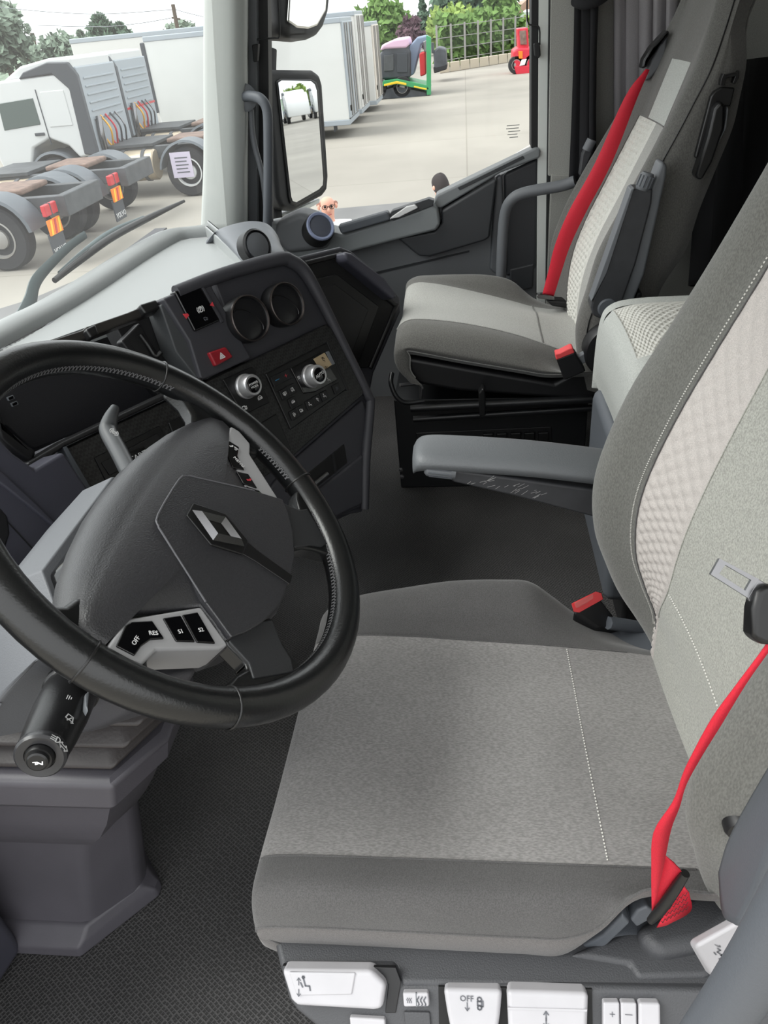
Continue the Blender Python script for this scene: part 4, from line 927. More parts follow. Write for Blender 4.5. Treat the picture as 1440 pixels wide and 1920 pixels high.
# moulded recess and rear lever
rc = [PZ(x, y, zl + .004) for x, y in [(1060, 1790), (1180, 1738), (1300, 1668), (1390, 1640), (1400, 1760), (1330, 1832), (1195, 1836), (1180, 1810)]]
prism('base_moulding', [p - V((0, 0, .02)) for p in rc], rc, M_SEATP, seat, .010, 3)
rc = [PZ(x, y, zl + .020) for x, y in [(1185, 1740), (1310, 1655), (1400, 1630), (1410, 1700), (1330, 1770), (1230, 1790)]]
prism('base_moulding', [p - V((0, 0, .03)) for p in rc], rc, M_SEATP, seat, .014, 3)
lp = [PX(x, y, .345) for x, y in [(1302, 1774), (1392, 1724), (1422, 1742), (1352, 1840), (1334, 1830)]]
l4 = prism('recline_lever', [p + V((.015, 0, -.02)) for p in lp], lp, M_LEVER, seat, .005, 3)
RP = Plane(lp[0], lp[1] - lp[0], lp[4] - lp[0]); icon(1349, 1785, RP, .0006, 'seat', .006, M_GREYPRINT, l4); icon(1346, 1774, RP, .0006, 'arrow_up', .0035, M_GREYPRINT, l4); icon(1353, 1800, RP, .0006, 'arrow_dn', .0035, M_GREYPRINT, l4)
# recliner knob and the dark hinge cover
kc = PX(1402, 1578, .372)
lathe('recliner_knob', kc + V((.03, 0, 0)), (-1, 0, 0), [(.015, 0), (.015, .018), (.013, .022), (.010, .022), (0, .022)], M_BLACK, seat, 24)
hv = [[(1372, 1640), (1388, 1590), (1412, 1545), (1445, 1490), (1500, 1400)], [(1380, 1715), (1402, 1640), (1432, 1560), (1465, 1500), (1520, 1430)], [(1408, 1742), (1440, 1680), (1470, 1600), (1500, 1540), (1560, 1470)]]
net('hinge_cover', [[PX(x, y, .352 - .028 * i) for x, y in r] for i, r in enumerate(hv)], M_SEATRIM, seat, 5, 4, solid=.01)

# ---- seat belt
def s3(x, y): return (1160 + x / 2.525, 980 + y / 2.525)
def ribbon(name, L, Rr, xs, m, par, k=4, th=.0012):
    a = spl([PX(*s3(*p), x) for p, x in zip(L, xs)], k); b = spl([PX(*s3(*p), x + dx) for p, (x, dx) in zip(Rr, xs2)], k) if False else spl([PX(*s3(*p), x) for p, x in zip(Rr, xs)], k)
    vs = a + b; n = len(a); fs = [(i, i + 1, n + i + 1, n + i) for i in range(n - 1)]
    o = mk(name, vs, fs, m, par)
    md = o.modifiers.new('thickness', 'SOLIDIFY'); md.thickness = th; md.offset = 0
    return o
belt = ribbon('seat_belt', [(157, 1850), (155, 1640), (165, 1470), (255, 1325), (300, 1200), (342, 1110), (440, 930), (560, 765), (690, 590), (760, 470)],
              [(163, 1850), (215, 1610), (248, 1450), (288, 1345), (322, 1235), (392, 1105), (485, 955), (600, 765), (712, 605), (800, 480)],
              [.372, .366, .362, .360, .356, .354, .352, .350, .350, .352], M_BELT, seat)
bu = [PX(*s3(760, 470), .352), V((.358, -.215, Z - .20)), V((.385, -.285, Z - .06)), V((.425, -.335, Z + .06)), V((.47, -.38, Z + .13))]
bv = [PX(*s3(800, 480), .352), V((.354, -.238, Z - .212)), V((.380, -.315, Z - .075)), V((.420, -.368, Z + .045)), V((.465, -.415, Z + .115))]
bu, bv = spl(bu, 5), spl(bv, 5); nb = len(bu)
bo = mk('belt_upper', bu + bv, [(i, i + 1, nb + i + 1, nb + i) for i in range(nb - 1)], M_BELT, belt)
md = bo.modifiers.new('thickness', 'SOLIDIFY'); md.thickness = .0012; md.offset = 0
f1 = ribbon('belt_fold', [(160, 1850), (205, 1640), (222, 1578)], [(232, 1790), (300, 1672), (262, 1610)], [.376, .372, .370], M_BELT, belt)
f2 = ribbon('belt_tail', [(180, 1915), (262, 1790), (310, 1722)], [(225, 1905), (340, 1838), (334, 1752)], [.378, .380, .380], M_BELT, belt)
tube('belt_slider', [PX(*s3(150, 1885), .368), PX(*s3(200, 1830), .368), PX(*s3(260, 1745), .369), PX(*s3(315, 1660), .370)], [.0035, .0048, .0048, .004], M_SATIN, belt, 10, k=3)
SPp = Plane(PX(*s3(260, 1830), .3785), PX(*s3(330, 1790), .379) - PX(*s3(200, 1880), .379), PX(*s3(300, 1740), .379) - PX(*s3(230, 1880), .379))
zz = []
for r_ in range(4):
    row = []
    for i in range(15):
        t = i / 14; x = 200 + 130 * t - r_ * 2; y = 1893 - 100 * t - r_ * 22 + (t * 30) + (6 if i % 2 else -6)
        row.append(SPp.ab(SPp.hit(*s3(x, y), .0012)))
    zz.append(row)
strokes('belt_stitching', SPp, zz, .0007, .0012, mat('dark_thread', (84, 36, 42), .8), belt)
# tongue plate hanging on the belt
TP = Plane(PX(1432, 1185, .349), CX + CY * .45 + CZ * .1, -CY + CX * .45)
def s3p(q): return [s3(x, y) for x, y in q]
tgo = [(437, 245), (450, 205), (480, 172), (500, 172), (665, 265), (690, 285), (650, 370), (655, 415), (630, 370), (600, 350)]
hole = [(475, 242), (505, 200), (628, 272), (600, 322)]
# plate as four bars round the slot plus the neck
o_ = [(436, 245), (478, 170), (665, 268), (612, 356)]
for i in range(4):
    qq = [o_[i], o_[(i + 1) % 4], hole[(i + 1) % 4], hole[i]]
    qq = [o_[i], o_[(i + 1) % 4], [(475, 242), (505, 200), (628, 272), (600, 322)][(i + 1) % 4], [(475, 242), (505, 200), (628, 272), (600, 322)][i]]
    pp('tongue_plate', TP, s3p(qq), -.001, .0012, M_STEEL, belt)
pp('tongue_neck', TP, s3p([(665, 268), (700, 290), (650, 420), (636, 400), (612, 356)]), -.001, .0012, M_STEEL, belt, .0004)
tg = pp('tongue_grip', TP, s3p([(662, 330), (700, 290), (760, 300), (800, 420), (780, 590), (690, 580), (648, 560), (634, 530), (640, 410)]), -.006, .007, M_SATIN, belt, .004, 3)

# grey grab handle on the driver's door pillar, close to the lens
hd = thing('pillar_handle', PX(1300, 1960, .2), 'blurred grey tubular grab handle at the near lower corner', 'handle')
tube('grip', [PX(1235, 2080, .21), PX(1300, 1980, .205), PX(1365, 1890, .20), (PX(1425, 1800, .197)), PX(1490, 1690, .195), PX(1560, 1560, .195)], [.0135, .0142, .0145, .0145, .0145, .014], M_SEATRIM, hd, 18)
# ------------------------------------------------------------------ passenger seat
ps = thing('passenger_seat', (1.95, -.2, 0), 'grey passenger seat with quilted backrest and red belt by the far door', 'seat')
def curve(pix, x): return sorted([(p[1], p[2] - Z) for p in (PX(a, b, x) for a, b in pix)])
k_bot = curve([(760, 668), (850, 685), (950, 702), (1030, 715)], 1.70)
k_seam = curve([(790, 598), (880, 607), (960, 625), (1020, 645), (1060, 660)], 1.76)
k_cen = curve([(765, 575), (830, 565), (920, 575), (1010, 590), (1060, 600)], 1.95)
k_fs = curve([(795, 528), (860, 540), (930, 556), (1000, 575), (1040, 580)], 2.10)
k_fr = curve([(800, 517), (870, 514), (930, 516), (970, 530), (1000, 560), (1020, 575)], 2.17)
pr = []
for (y, dz, s) in ((.15, -.10, .03), (.178, -.06, .02), (.178, -.02, .01), (.15, -.002, 0), (.10, 0, 0), (.03, 0, 0), (-.05, 0, 0), (-.12, 0, 0), (-.18, 0, 0), (-.24, 0, 0), (-.32, 0, 0)):
    b, sm, c, f, r = (interp(k, y) for k in (k_bot, k_seam, k_cen, k_fs, k_fr))
    cut = max(0, min(1, (-.12 - y) / .1))
    k = [(1.72, b), (1.688, b + .025), (1.688, b * .5 + sm * .5), (1.712, sm - .012 - cut * .02), (1.76, sm), (1.85, sm * .5 + c * .5 - .002), (1.95, c), (2.03, c * .4 + f * .6), (2.10, f), (2.135, (f + r) / 2 + .006), (2.17, r), (2.205, r - .035), (2.21, r - .10)]
    row = [V((1.95 + (x - 1.95) * (1 - s), y, Z + z + dz)) for x, z in k]
    if dz < -.01:
        for p in row: p[2] = min(p[2], Z - .62 + dz)
        for i in (0, 1, 11, 12): row[i][1] -= .03
    pr.append(row)
net('side_bolster', pr, M_PBOL, ps, 5, 5, (0, 4)); net('cushion_insert', pr, M_PINS, ps, 5, 5, (4, 8)); net('side_bolster', pr, M_PBOL, ps, 5, 5, (8, 12))
seam('seat_seam', pr, [(7.9, 4 + i * .25) for i in range(17)], .0018, M_PBOL, ps)
seam('seat_seam', pr, [(2 + i * .25, 4) for i in range(33)], .0016, M_PINS, ps)
seam('piping', pr, [(.6 + i * .25, .7) for i in range(36)], .0022, M_PINS, ps)
# backrest
pz = [-.80, -.72, -.64, -.56, -.48, -.40, -.32, -.245, -.19, -.13, -.06, .03, .13]
nrd = [(-.80, -.275), (-.72, -.255), (-.62, -.245), (-.58, -.262), (-.47, -.286), (-.355, -.342), (-.226, -.404), (-.135, -.442), (-.06, -.470), (.13, -.53)]
frd = [(-.80, -.27), (-.72, -.24), (-.59, -.222), (-.52, -.235), (-.41, -.286), (-.29, -.355), (-.18, -.422), (-.065, -.482), (.13, -.54)]
cnd = [(-.80, -.29), (-.72, -.275), (-.60, -.272), (-.48, -.312), (-.36, -.368), (-.245, -.420), (-.14, -.456), (-.06, -.484), (.13, -.545)]
sbk = [(-.80, -.39), (-.57, -.425), (-.49, -.470), (-.39, -.490), (-.25, -.530), (-.14, -.540), (-.08, -.525), (-.03, -.56), (.13, -.62)]
br2 = []
for z in pz:
    n_, f, c, b = (interp(t, z) for t in (nrd, frd, cnd, sbk))
    w = 0 if z < -.10 else min(1, (z + .10) / .08)
    nx = 1.70 + .085 * w; fx = 2.20 - .085 * w
    if w: n_ = n_ * (1 - w) + (c + .01) * w; f = f * (1 - w) + (c + .01) * w
    k = [(nx + .03, b), (nx + .004, b + .03), (nx, (b + n_) / 2), (nx + .002, n_ - .03), (nx + .032, n_), (1.80 + .02 * w, n_ * .35 + c * .65), (1.83, c + .001), (1.905, c), (1.985, c + .003), (2.055, c * .8 + f * .2), (fx - .065, f * .75 + c * .25), (fx - .035, f), (fx, f - .04), (fx, (f + b) / 2), (fx - .02, b)]
    br2.append([V((x, y, Z + z)) for x, y in k])
net('backrest_bolster', br2, M_PBOL, ps, 5, 5, (0, 6)); net('backrest_bolster', br2, M_PBOL, ps, 5, 5, (9, 14))
low = br2[:8]
net('backrest_centre', low, M_PINS, ps, 5, 5, (6, 7))
net('quilted_panel', low, M_PPAT, ps, 34, 62, (7, 9), disp=dim(22, 6, .007))
net('headrest_patch', br2[7:10], M_PMAT, ps, 5, 6, (6, 8)); net('headrest_side', br2[7:10], M_PBOL, ps, 5, 6, (8, 9)); net('headrest', br2[9:], M_PBOL, ps, 5, 5, (6, 9))
tube('backrest_seam', [ev(br2, u * .25, 3.2) + V((-.0015, 0, 0)) for u in range(4, 48)], .0015, M_BLACK, ps, 6, k=1)
tube('backrest_seam', [ev(br2, u * .25, 9) + V((0, .001, 0)) for u in range(1, 29)], .0018, M_PBOL, ps, 6, k=1)
tube('backrest_seam', [ev(br2, 7, 6 + v * .2) + V((0, .001, 0)) for v in range(0, 16)], .0014, M_PBOL, ps, 6, k=1)
# upper headrest, rounded off, and the closed back shell
hr = []
for z, f, dy in ((.13, 1, 0), (.20, .98, 0), (.27, .92, .004), (.31, .80, .02), (.325, .55, .045)):
    hr.append([V((1.95 + (p[0] - 1.95) * f, p[1] - (z - .13) * .30 - dy + (.05 if q in (0, 14) else 0) * dy * 8, Z + z)) for q, p in enumerate(br2[-1])])
net('headrest_top', hr, M_PBOL, ps, 4, 4, close=False)
def back_shell(name, rws, m, par, d=.03):
    R = [[r[0], r[0] * .75 + r[-1] * .25 + V((0, -d, 0)), r[0] * .5 + r[-1] * .5 + V((0, -d * 1.2, 0)), r[0] * .25 + r[-1] * .75 + V((0, -d, 0)), r[-1]] for r in rws]
    net(name, R, m, par, 3, 3)
    t = rws[-1]; n = len(t); c = sum((V(p) for p in t), V()) / n
    mk(name + '_cap', [V(p) for p in t] + [R[-1][3], R[-1][2], R[-1][1]], [tuple(range(n + 3))], m, par)
back_shell('seat_back', br2 + hr[1:], M_PBOL, ps)
# folded near armrest
A2 = Plane((1.635, 0, Z - .4), (0, -1, 0), (0, 0, 1))
ar = pp('armrest_pad', A2, [(1240, 303), (1252, 308), (1250, 330), (1209, 514), (1178, 591), (1160, 611), (1147, 606), (1185, 480), (1222, 350)], -.055, -.002, M_GREYP, ps, .010, 3)
pp('armrest_shell', A2, [(1108, 577), (1112, 560), (1137, 509), (1186, 355), (1224, 353), (1222, 382), (1193, 493), (1154, 604), (1146, 608), (1112, 592)], -.045, .008, M_ARMLOW, ps, .008, 3)
pp('armrest_edge', A2, [(1183, 356), (1190, 352), (1138, 512), (1114, 558), (1108, 566)], -.03, .011, M_GREYP, ps, .003)
c0, c1 = A2.hit(1203, 356, .0), A2.hit(1216, 324, .0)
kw = tube('armrest_wheel', [c0, c0 + (c1 - c0) * .2, c0 + (c1 - c0) * .8, c1], [.012, .015, .0145, .011], M_GREYP, ps, 14, k=1)
dk = (c1 - c0)
for i in range(6):
    a = i * .5 + 1.9; sv = dk.normalized().cross(V((1, 0, 0))).normalized()
    o = (V((1, 0, 0)) * math.cos(a) + sv * math.sin(a)) * .0148
    tube('wheel_rib', [c0 + dk * .2 + o, c0 + dk * .85 + o], .0018, M_SEATRIM, kw, 6, k=1)
pb = A2.hit(1139, 578, .010); lathe('pivot_cap', pb + V((.006, 0, 0)), (-1, 0, 0), [(.021, 0), (.021, .006), (.018, .009), (0, .0095)], M_SEATRIM, ps, 24)
# folded far armrest, just its tip beyond the belt
A3 = Plane((2.235, 0, Z - .3), (0, -1, 0), (0, 0, 1))
pp('armrest_shell', A3, [(1086, 330), (1092, 290), (1104, 262), (1114, 266), (1112, 285), (1092, 330)], -.03, .0, M_ARMLOW, ps, .006)
tube('armrest_wheel', [A3.hit(1100, 282, .005), A3.hit(1110, 262, .005)], .013, M_GREYP, ps, 12, k=1)
# seat-back release handle on the near flank
A4 = Plane((1.688, 0, Z - .25), (0, -1, 0), (0, 0, 1))
br_ = pp('release_bracket', A4, [(1333, 182), (1340, 172), (1354, 163), (1379, 165), (1370, 200), (1358, 200), (1342, 205), (1308, 298), (1303, 296), (1305, 288)], -.01, .006, M_SATIN, ps, .003)
pp('release_handle', A4, [(1340, 204), (1352, 190), (1360, 197), (1358, 240), (1336, 305), (1316, 339), (1306, 336), (1304, 328), (1328, 255)], -.005, .030, M_SATIN, ps, .007, 3)
pp('release_slot', A4, [(1357, 245), (1361, 220), (1363, 200), (1366, 205), (1362, 240), (1338, 288), (1336, 286)], .0, .018, M_GREYP, ps, .001)
for q in ([(1352, 150), (1357, 138), (1364, 142), (1358, 162), (1351, 160)], [(1380, 140), (1387, 132), (1386, 146), (1378, 158), (1374, 156)], [(1357, 142), (1384, 136), (1383, 142), (1358, 148)]): pp('release_clip', A4, q, -.005, .012, M_SATIN, ps, .001)
# belt
pL = [(1210, 130), (1171, 183), (1116, 305), (1066, 397), (1041, 458), (1029, 505), (1016, 555)]
pR = [(1218, 131), (1195, 183), (1147, 305), (1099, 397), (1070, 458), (1054, 505), (1038, 556)]
xb = [2.04, 2.03, 2.03, 2.03, 2.04, 2.05, 2.06]
a = spl([PX(*p, x) for p, x in zip(pL, xb)], 5); b = spl([PX(*p, x) for p, x in zip(pR, xb)], 5); n = len(a)
b2 = mk('seat_belt', a + [(p + q) / 2 + V((0, .002, .001)) for p, q in zip(a, b)] + b, [(i, i + 1, n + i + 1, n + i) for i in range(n - 1)] + [(n + i, n + i + 1, 2 * n + i + 1, 2 * n + i) for i in range(n - 1)], M_BELT, ps)
md = b2.modifiers.new('thickness', 'SOLIDIFY'); md.thickness = .0015
A5 = Plane((2.06, 0, Z - .6), (0, -1, 0), (0, 0, 1))
pp('belt_anchor', A5, [(1006, 553), (1022, 552), (1040, 556), (1040, 563), (1022, 562), (1008, 560)], -.01, .012, M_CHROME, b2, .003)
pp('belt_anchor_cover', A5, [(1022, 562), (1075, 566), (1085, 582), (1035, 575)], -.04, .0, M_BLACK, ps, .006)
pp('shoulder_guide', A5, [(1203, 130), (1207, 112), (1222, 88), (1246, 62), (1254, 55), (1256, 66), (1236, 84), (1220, 108), (1214, 126)], -.05, -.005, M_SATIN, ps, .008, 3)
pp('guide_plate', A5, [(1214, 130), (1222, 112), (1236, 86), (1252, 68), (1250, 92), (1240, 124), (1218, 150), (1208, 152)], -.06, -.02, M_GREYP, ps, .008, 3)
# buckle
bx = Plane((1.662, 0, Z - .7), (0, -1, 0), (0, 0, 1))
bk = pp('buckle', bx, [(1043, 674), (1078, 660), (1099, 697), (1058, 714)], -.03, .0, M_BLACK, ps, .004)
pp('buckle_release', bx, [(1041, 664), (1050, 662), (1068, 653), (1074, 652), (1078, 662), (1043, 676)], -.025, .003, M_BUCKLERED, bk, .003)
pp('buckle_stalk', bx, [(1082, 670), (1100, 660), (1116, 668), (1092, 684)], -.03, -.01, M_GREYP, ps, .003)
# recliner barrel, shell, slide rails and box
lathe('recliner_cover', V((1.72, PX(1150, 660, 1.665)[1], PX(1150, 660, 1.665)[2])), (-1, 0, 0), [(.065, 0), (.065, .05), (.06, .058), (0, .060)], M_BLACK, ps, 36)
pp('recliner_dial', A2, [(1190, 560), (1196, 548), (1204, 548), (1204, 570), (1192, 580)], -.06, -.02, M_BLACK, ps, .004)
shell = [PX(x, y, 1.72) for x, y in [(757, 668), (900, 694), (1040, 718), (1090, 690), (1150, 640), (1188, 660), (1180, 730), (1110, 752), (1000, 745), (860, 735), (762, 718)]]
prism('seat_shell', [p + V((.46, 0, 0)) for p in shell], shell, M_BLACK, ps, .012)
rl = PX(770, 765, 1.72); rr = PX(1110, 748, 1.72)
tube('slide_rail', [rl, rr], .011, M_METALDK, ps, 8, k=1); tube('slide_rail', [PX(775, 786, 1.74), PX(1110, 765, 1.74)], .009, M_METALDK, ps, 8, k=1)
tube('slide_rail', [rl + V((.40, 0, 0)), rr + V((.40, 0, 0))], .011, M_METALDK, ps, 8, k=1)
tube('slide_bar', [PX(735, 700, 1.72), PX(733, 718, 1.70), PX(742, 742, 1.69), PX(760, 755, 1.69), PX(795, 752, 1.70)], .006, M_METALDK, ps, 8)
tube('slide_bar', [PX(750, 722, 1.76), PX(790, 718, 1.78)], .005, M_STEEL, ps, 8, k=1); tube('slide_bar', [PX(790, 718, 1.75), PX(789, 748, 1.75)], .005, M_STEEL, ps, 8, k=1)
pp('slide_lever', bx, [(897, 738), (905, 728), (910, 732), (911, 780), (899, 782)], -.02, .012, M_SATIN, ps, .005, 3)
bxo = [PX(x, y, 1.80) for x, y in [(742, 782), (800, 790), (1130, 778), (1130, 905), (1120, 960), (752, 955)]]
bxo = [V((1.80, .205, 0)), V((1.80, -.30, 0)), V((1.80, -.30, .265)), V((1.80, .205, .275))]
bx2 = prism('seat_box', [p + V((.34, 0, 0)) for p in bxo], bxo, M_METALDK, ps, .004)
A6 = Plane((1.80, 0, .2), (0, -1, 0), (0, 0, 1))
pp('box_inset', A6, [(780, 812), (1034, 800), (1036, 846), (785, 880)], -.002, .004, M_BLACK, bx2, .002)
for i in range(5):
    x = 905 + i * 26; pp('box_vent', A6, [(x, 814 - i * .6), (x + 20, 813 - i * .6), (x + 20, 846), (x, 848)], .002, .012, M_SATIN, bx2, .003)
for (x, y) in ((752, 880), (754, 893), (1128, 790)): lathe('box_bolt', A6.hit(x, y, .0), (-1, 0, 0), [(.006, 0), (.006, .004), (0, .005)], M_STEEL, bx2, 10)

# ------------------------------------------------------------------ middle cushion between the seats
mid = thing('middle_seat', (1.35, -.45, 0), 'pale grey middle seat cushion with honeycomb top behind the armrest', 'seat')
mrows = []
for (y, f, zt) in ((-.272, .94, -.695), (-.258, .97, -.62), (-.260, .985, -.545), (-.278, 1, -.515), (-.33, 1, -.505), (-.45, 1, -.505), (-.60, 1, -.505), (-.72, .97, -.505)):
    bt = -.70
    hw = .175 * f
    mrows.append([V((1.345 - hw, y, Z + bt)), V((1.345 - hw - .004, y, Z + (zt * .6 + bt * .4))), V((1.345 - hw + .01, y, Z + zt - .018)), V((1.345 - hw + .05, y, Z + zt)), V((1.345, y, Z + zt + .008)), V((1.345 + hw - .05, y, Z + zt)), V((1.345 + hw - .01, y, Z + zt - .018)), V((1.345 + hw, y, Z + bt))])
net('cushion_side', mrows, M_PMAT, mid, 5, 5, (0, 3)); net('cushion_side', mrows, M_PMAT, mid, 5, 5, (5, 7))
net('quilted_top', mrows[3:], M_PPAT, mid, 42, 36, (3, 5), disp=dim(26, 13, -.005)); net('cushion_front', mrows[:4], M_PMAT, mid, 5, 5, (3, 5))
box('cushion_base', (1.18, -.74, .10), (1.50, -.255, Z - .69), M_SEATRIM, mid, .02, 3)
box('cushion_plinth', (1.20, -.72, 0), (1.48, -.30, .11), M_BLACK, mid, .01)
sb = []
for (z, y, f) in ((-.50, -.60, .96), (-.46, -.585, 1), (-.40, -.60, 1), (-.34, -.63, 1), (-.30, -.66, .98), (-.285, -.70, .9)):
    hw = .2 * f; sb.append([V((1.36 - hw, y - .08, Z + z)), V((1.36 - hw, y - .01, Z + z)), V((1.36 - hw + .04, y, Z + z)), V((1.36, y + .004, Z + z)), V((1.36 + hw - .04, y, Z + z)), V((1.36 + hw, y - .01, Z + z)), V((1.36 + hw, y - .08, Z + z))])
net('rear_cushion', sb, M_PBOL, mid, 14, 14, disp=dim(8, 10, .004))
# lower bunk across the back wall
bunk = thing('bunk', (1.3, -1.05, 0), 'dark grey sleeper bunk along the back wall of the cab', 'bunk')
box('mattress', (.12, -1.40, .40), (2.44, -.80, .56), M_PBOL, bunk, .05, 4); box('bunk_base', (.14, -1.40, 0), (2.42, -.82, .40), M_BLACK, bunk, .01)

# ------------------------------------------------------------------ curtains
def curtain(name, label, top, bot, amp, waves, m, group=None, gather=None):
    c = thing(name, bot[0], label, 'curtain', group)
    def row(a, b, t, k):
        n = waves * 8; d = b - a; nn = V((-d[1], d[0], 0)).normalized(); out = []
        for i in range(n + 1):
            u = i / n; ph = 2 * math.pi * waves * u + .5 * math.sin(3.1 * u + t)
            out.append(a + d * (u + .25 / waves * math.sin(ph * 1.0 + 1)) + nn * (amp * k * (math.sin(ph) + .35 * math.sin(2.3 * ph + t))))
        return out
    rows = []
    for i in range(7):
        t = i / 6; a = top[0] * (1 - t) + bot[0] * t; b = top[1] * (1 - t) + bot[1] * t
        if gather: g_ = gather(t); mid_ = (a + b) / 2; a = mid_ + (a - mid_) * g_; b = mid_ + (b - mid_) * g_
        rows.append(row(a, b, t * 1.5, .8 + .3 * t))
    o = net('fabric', rows, m, c, 4, 1, solid=.003); return c
curtain('black_curtain', 'black pleated curtain gathered beside the passenger door pillar', (PX(1078, -250, 2.35), PX(1132, -250, 2.32)), (PX(1070, 345, 2.35), PX(1118, 325, 2.31)), .022, 3, M_CURT, gather=lambda t: 1.05 - .25 * math.sin(math.pi * t))
curtain('grey_curtain', 'grey pleated curtain hanging behind the passenger headrest', (PX(1146, -260, 2.36), PX(1275, -260, 2.32)), (PX(1148, 330, 2.40), PX(1260, 300, 2.36)), .020, 5, M_CURTG)
curtain('dark_curtain', 'dark curtain hanging low behind the passenger seat flank', (PY(1330, 120, -.71), PY(1500, 100, -.71)), (PY(1300, 540, -.70), PY(1480, 470, -.70)), .025, 4, M_CURT)
cl = thing('curtain_tie', PX(1098, 8, 2.28), 'black tie band holding the top of the curtain', 'curtain tie')
tube('tie_band', [PX(1078, 2, 2.30), PX(1095, 8, 2.27), PX(1120, 2, 2.27), PX(1140, -12, 2.30)], .012, M_CURT, cl, 10, flat=(V((1, 0, 0)), .5))
# ------------------------------------------------------------------ outside
ZG = CAMZ - 3.1
def mat_yard():
    m = mat('concrete_yard', (146, 142, 134), .9, var=(.22, .16, 6), bump=(6, .2, .01)); N = m.node_tree.nodes; L = m.node_tree.links; b = N['Principled BSDF']
    tc = N.new('ShaderNodeTexCoord'); br = N.new('ShaderNodeTexBrick'); br.offset = 0; br.inputs['Scale'].default_value = 1; br.inputs['Mortar Size'].default_value = .02
    br.inputs['Brick Width'].default_value = 6; br.inputs['Row Height'].default_value = 5
    br.inputs['Color1'].default_value = (1, 1, 1, 1); br.inputs['Color2'].default_value = (.93, .93, .92, 1); br.inputs['Mortar'].default_value = (.78, .77, .75, 1)
    L.new(tc.outputs['Object'], br.inputs['Vector'])
    src = b.inputs['Base Color'].links[0].from_socket
    mx = N.new('ShaderNodeMix'); mx.data_type = 'RGBA'; mx.blend_type = 'MULTIPLY'; mx.inputs['Factor'].default_value = 1
    L.new(src, mx.inputs['A']); L.new(br.outputs['Color'], mx.inputs['B']); L.new(mx.outputs['Result'], b.inputs['Base Color']); return m
M_YARD = mat_yard()
g_ = mk('ground', [V((-80, -160, ZG)), V((200, -160, ZG)), V((200, 160, ZG)), V((-80, 160, ZG))], [(0, 1, 2, 3)], M_YARD, smooth=False, fix=False); struct(g_)
M_ASPH = mat('asphalt_strip', (112, 112, 112), .9, var=(1.2, .12), bump=(40, .3, .01))
q = [PZ(x, y, ZG + .01) for x, y in [(-200, 640), (60, 560), (390, 420), (620, 392), (840, 372), (900, 400), (500, 520), (-200, 760)]]
o = prism('road', [p - V((0, 0, .009)) for p in q], q, M_ASPH); struct(o)
M_TWHITE = mat('truck_white', (202, 204, 204), .35, coat=.2); M_TGREY = mat('truck_grey_plastic', (62, 66, 72), .55)
M_TREAR = mat('cab_rear_panel', (156, 164, 171), .45); M_TYRE = mat('tyre', (38, 39, 42), .85, bump=(30, .2, .01)); M_RIM = mat('steel_rim', (150, 148, 145), .45, metal=.4)
M_CHASSIS = mat('chassis', (74, 77, 80), .6, var=(4, .2)); M_GUARD = mat('mudguard', (92, 98, 104), .5)
M_TGLASS = mat('truck_glass', (70, 84, 82), .08, spec=.8); M_LRED = mat('tail_red', (196, 52, 58), .4); M_ORANGE = mat('reflective_orange', (238, 130, 30), .5); M_YEL = mat('reflective_yellow', (240, 200, 50), .5)
M_RUST = mat('rusty_steel', (118, 98, 88), .7, var=(6, .3)); M_TANK = mat('alloy_tank', (186, 172, 150), .35, metal=.5)
M_CANVAS = mat('trailer_canvas', (206, 208, 206), .55, var=(.8, .04)); M_FRIDGE = mat('trailer_white', (206, 206, 203), .4)
M_HOSEY = mat('yellow_hose', (226, 168, 50), .5); M_HOSER = mat('red_hose', (190, 40, 56), .5)
def wheel_of(par, x, y, r, nm='wheel', rim=M_RIM):
    w = lathe(nm, V((x + .32, y, ZG + r)), (-1, 0, 0), [(r * .55, 0), (r * .93, .0), (r, .05), (r, .27), (r * .93, .32), (r * .60, .32), (r * .56, .26), (0, .24)], M_TYRE, par, 36)
    lathe('rim', V((x + .32, y, ZG + r)), (-1, 0, 0), [(r * .57, .25), (r * .59, .325), (r * .54, .33), (r * .50, .24), (r * .34, .20), (r * .30, .29), (r * .22, .31), (0, .31)], rim, w, 30)
    return w
def guard(par, x, y, r, w=.55, a0=.15, a1=3.0):
    vs = []; n = 14
    for i in range(n + 1):
        a = a0 + (a1 - a0) * i / n
        for (rr, xx) in ((r, x - .02), (r + .05, x), (r + .05, x + w), (r, x + w)): vs.append(V((xx, y + rr * math.cos(a), ZG + .52 + rr * math.sin(a))))
    fs = [(i * 4 + j, i * 4 + (j + 1) % 4, (i + 1) * 4 + (j + 1) % 4, (i + 1) * 4 + j) for i in range(n) for j in range(4)] + [(0, 1, 2, 3), (n * 4 + 3, n * 4 + 2, n * 4 + 1, n * 4)]
    return sharp(mk('mudguard', vs, fs, M_GUARD, par), 40)
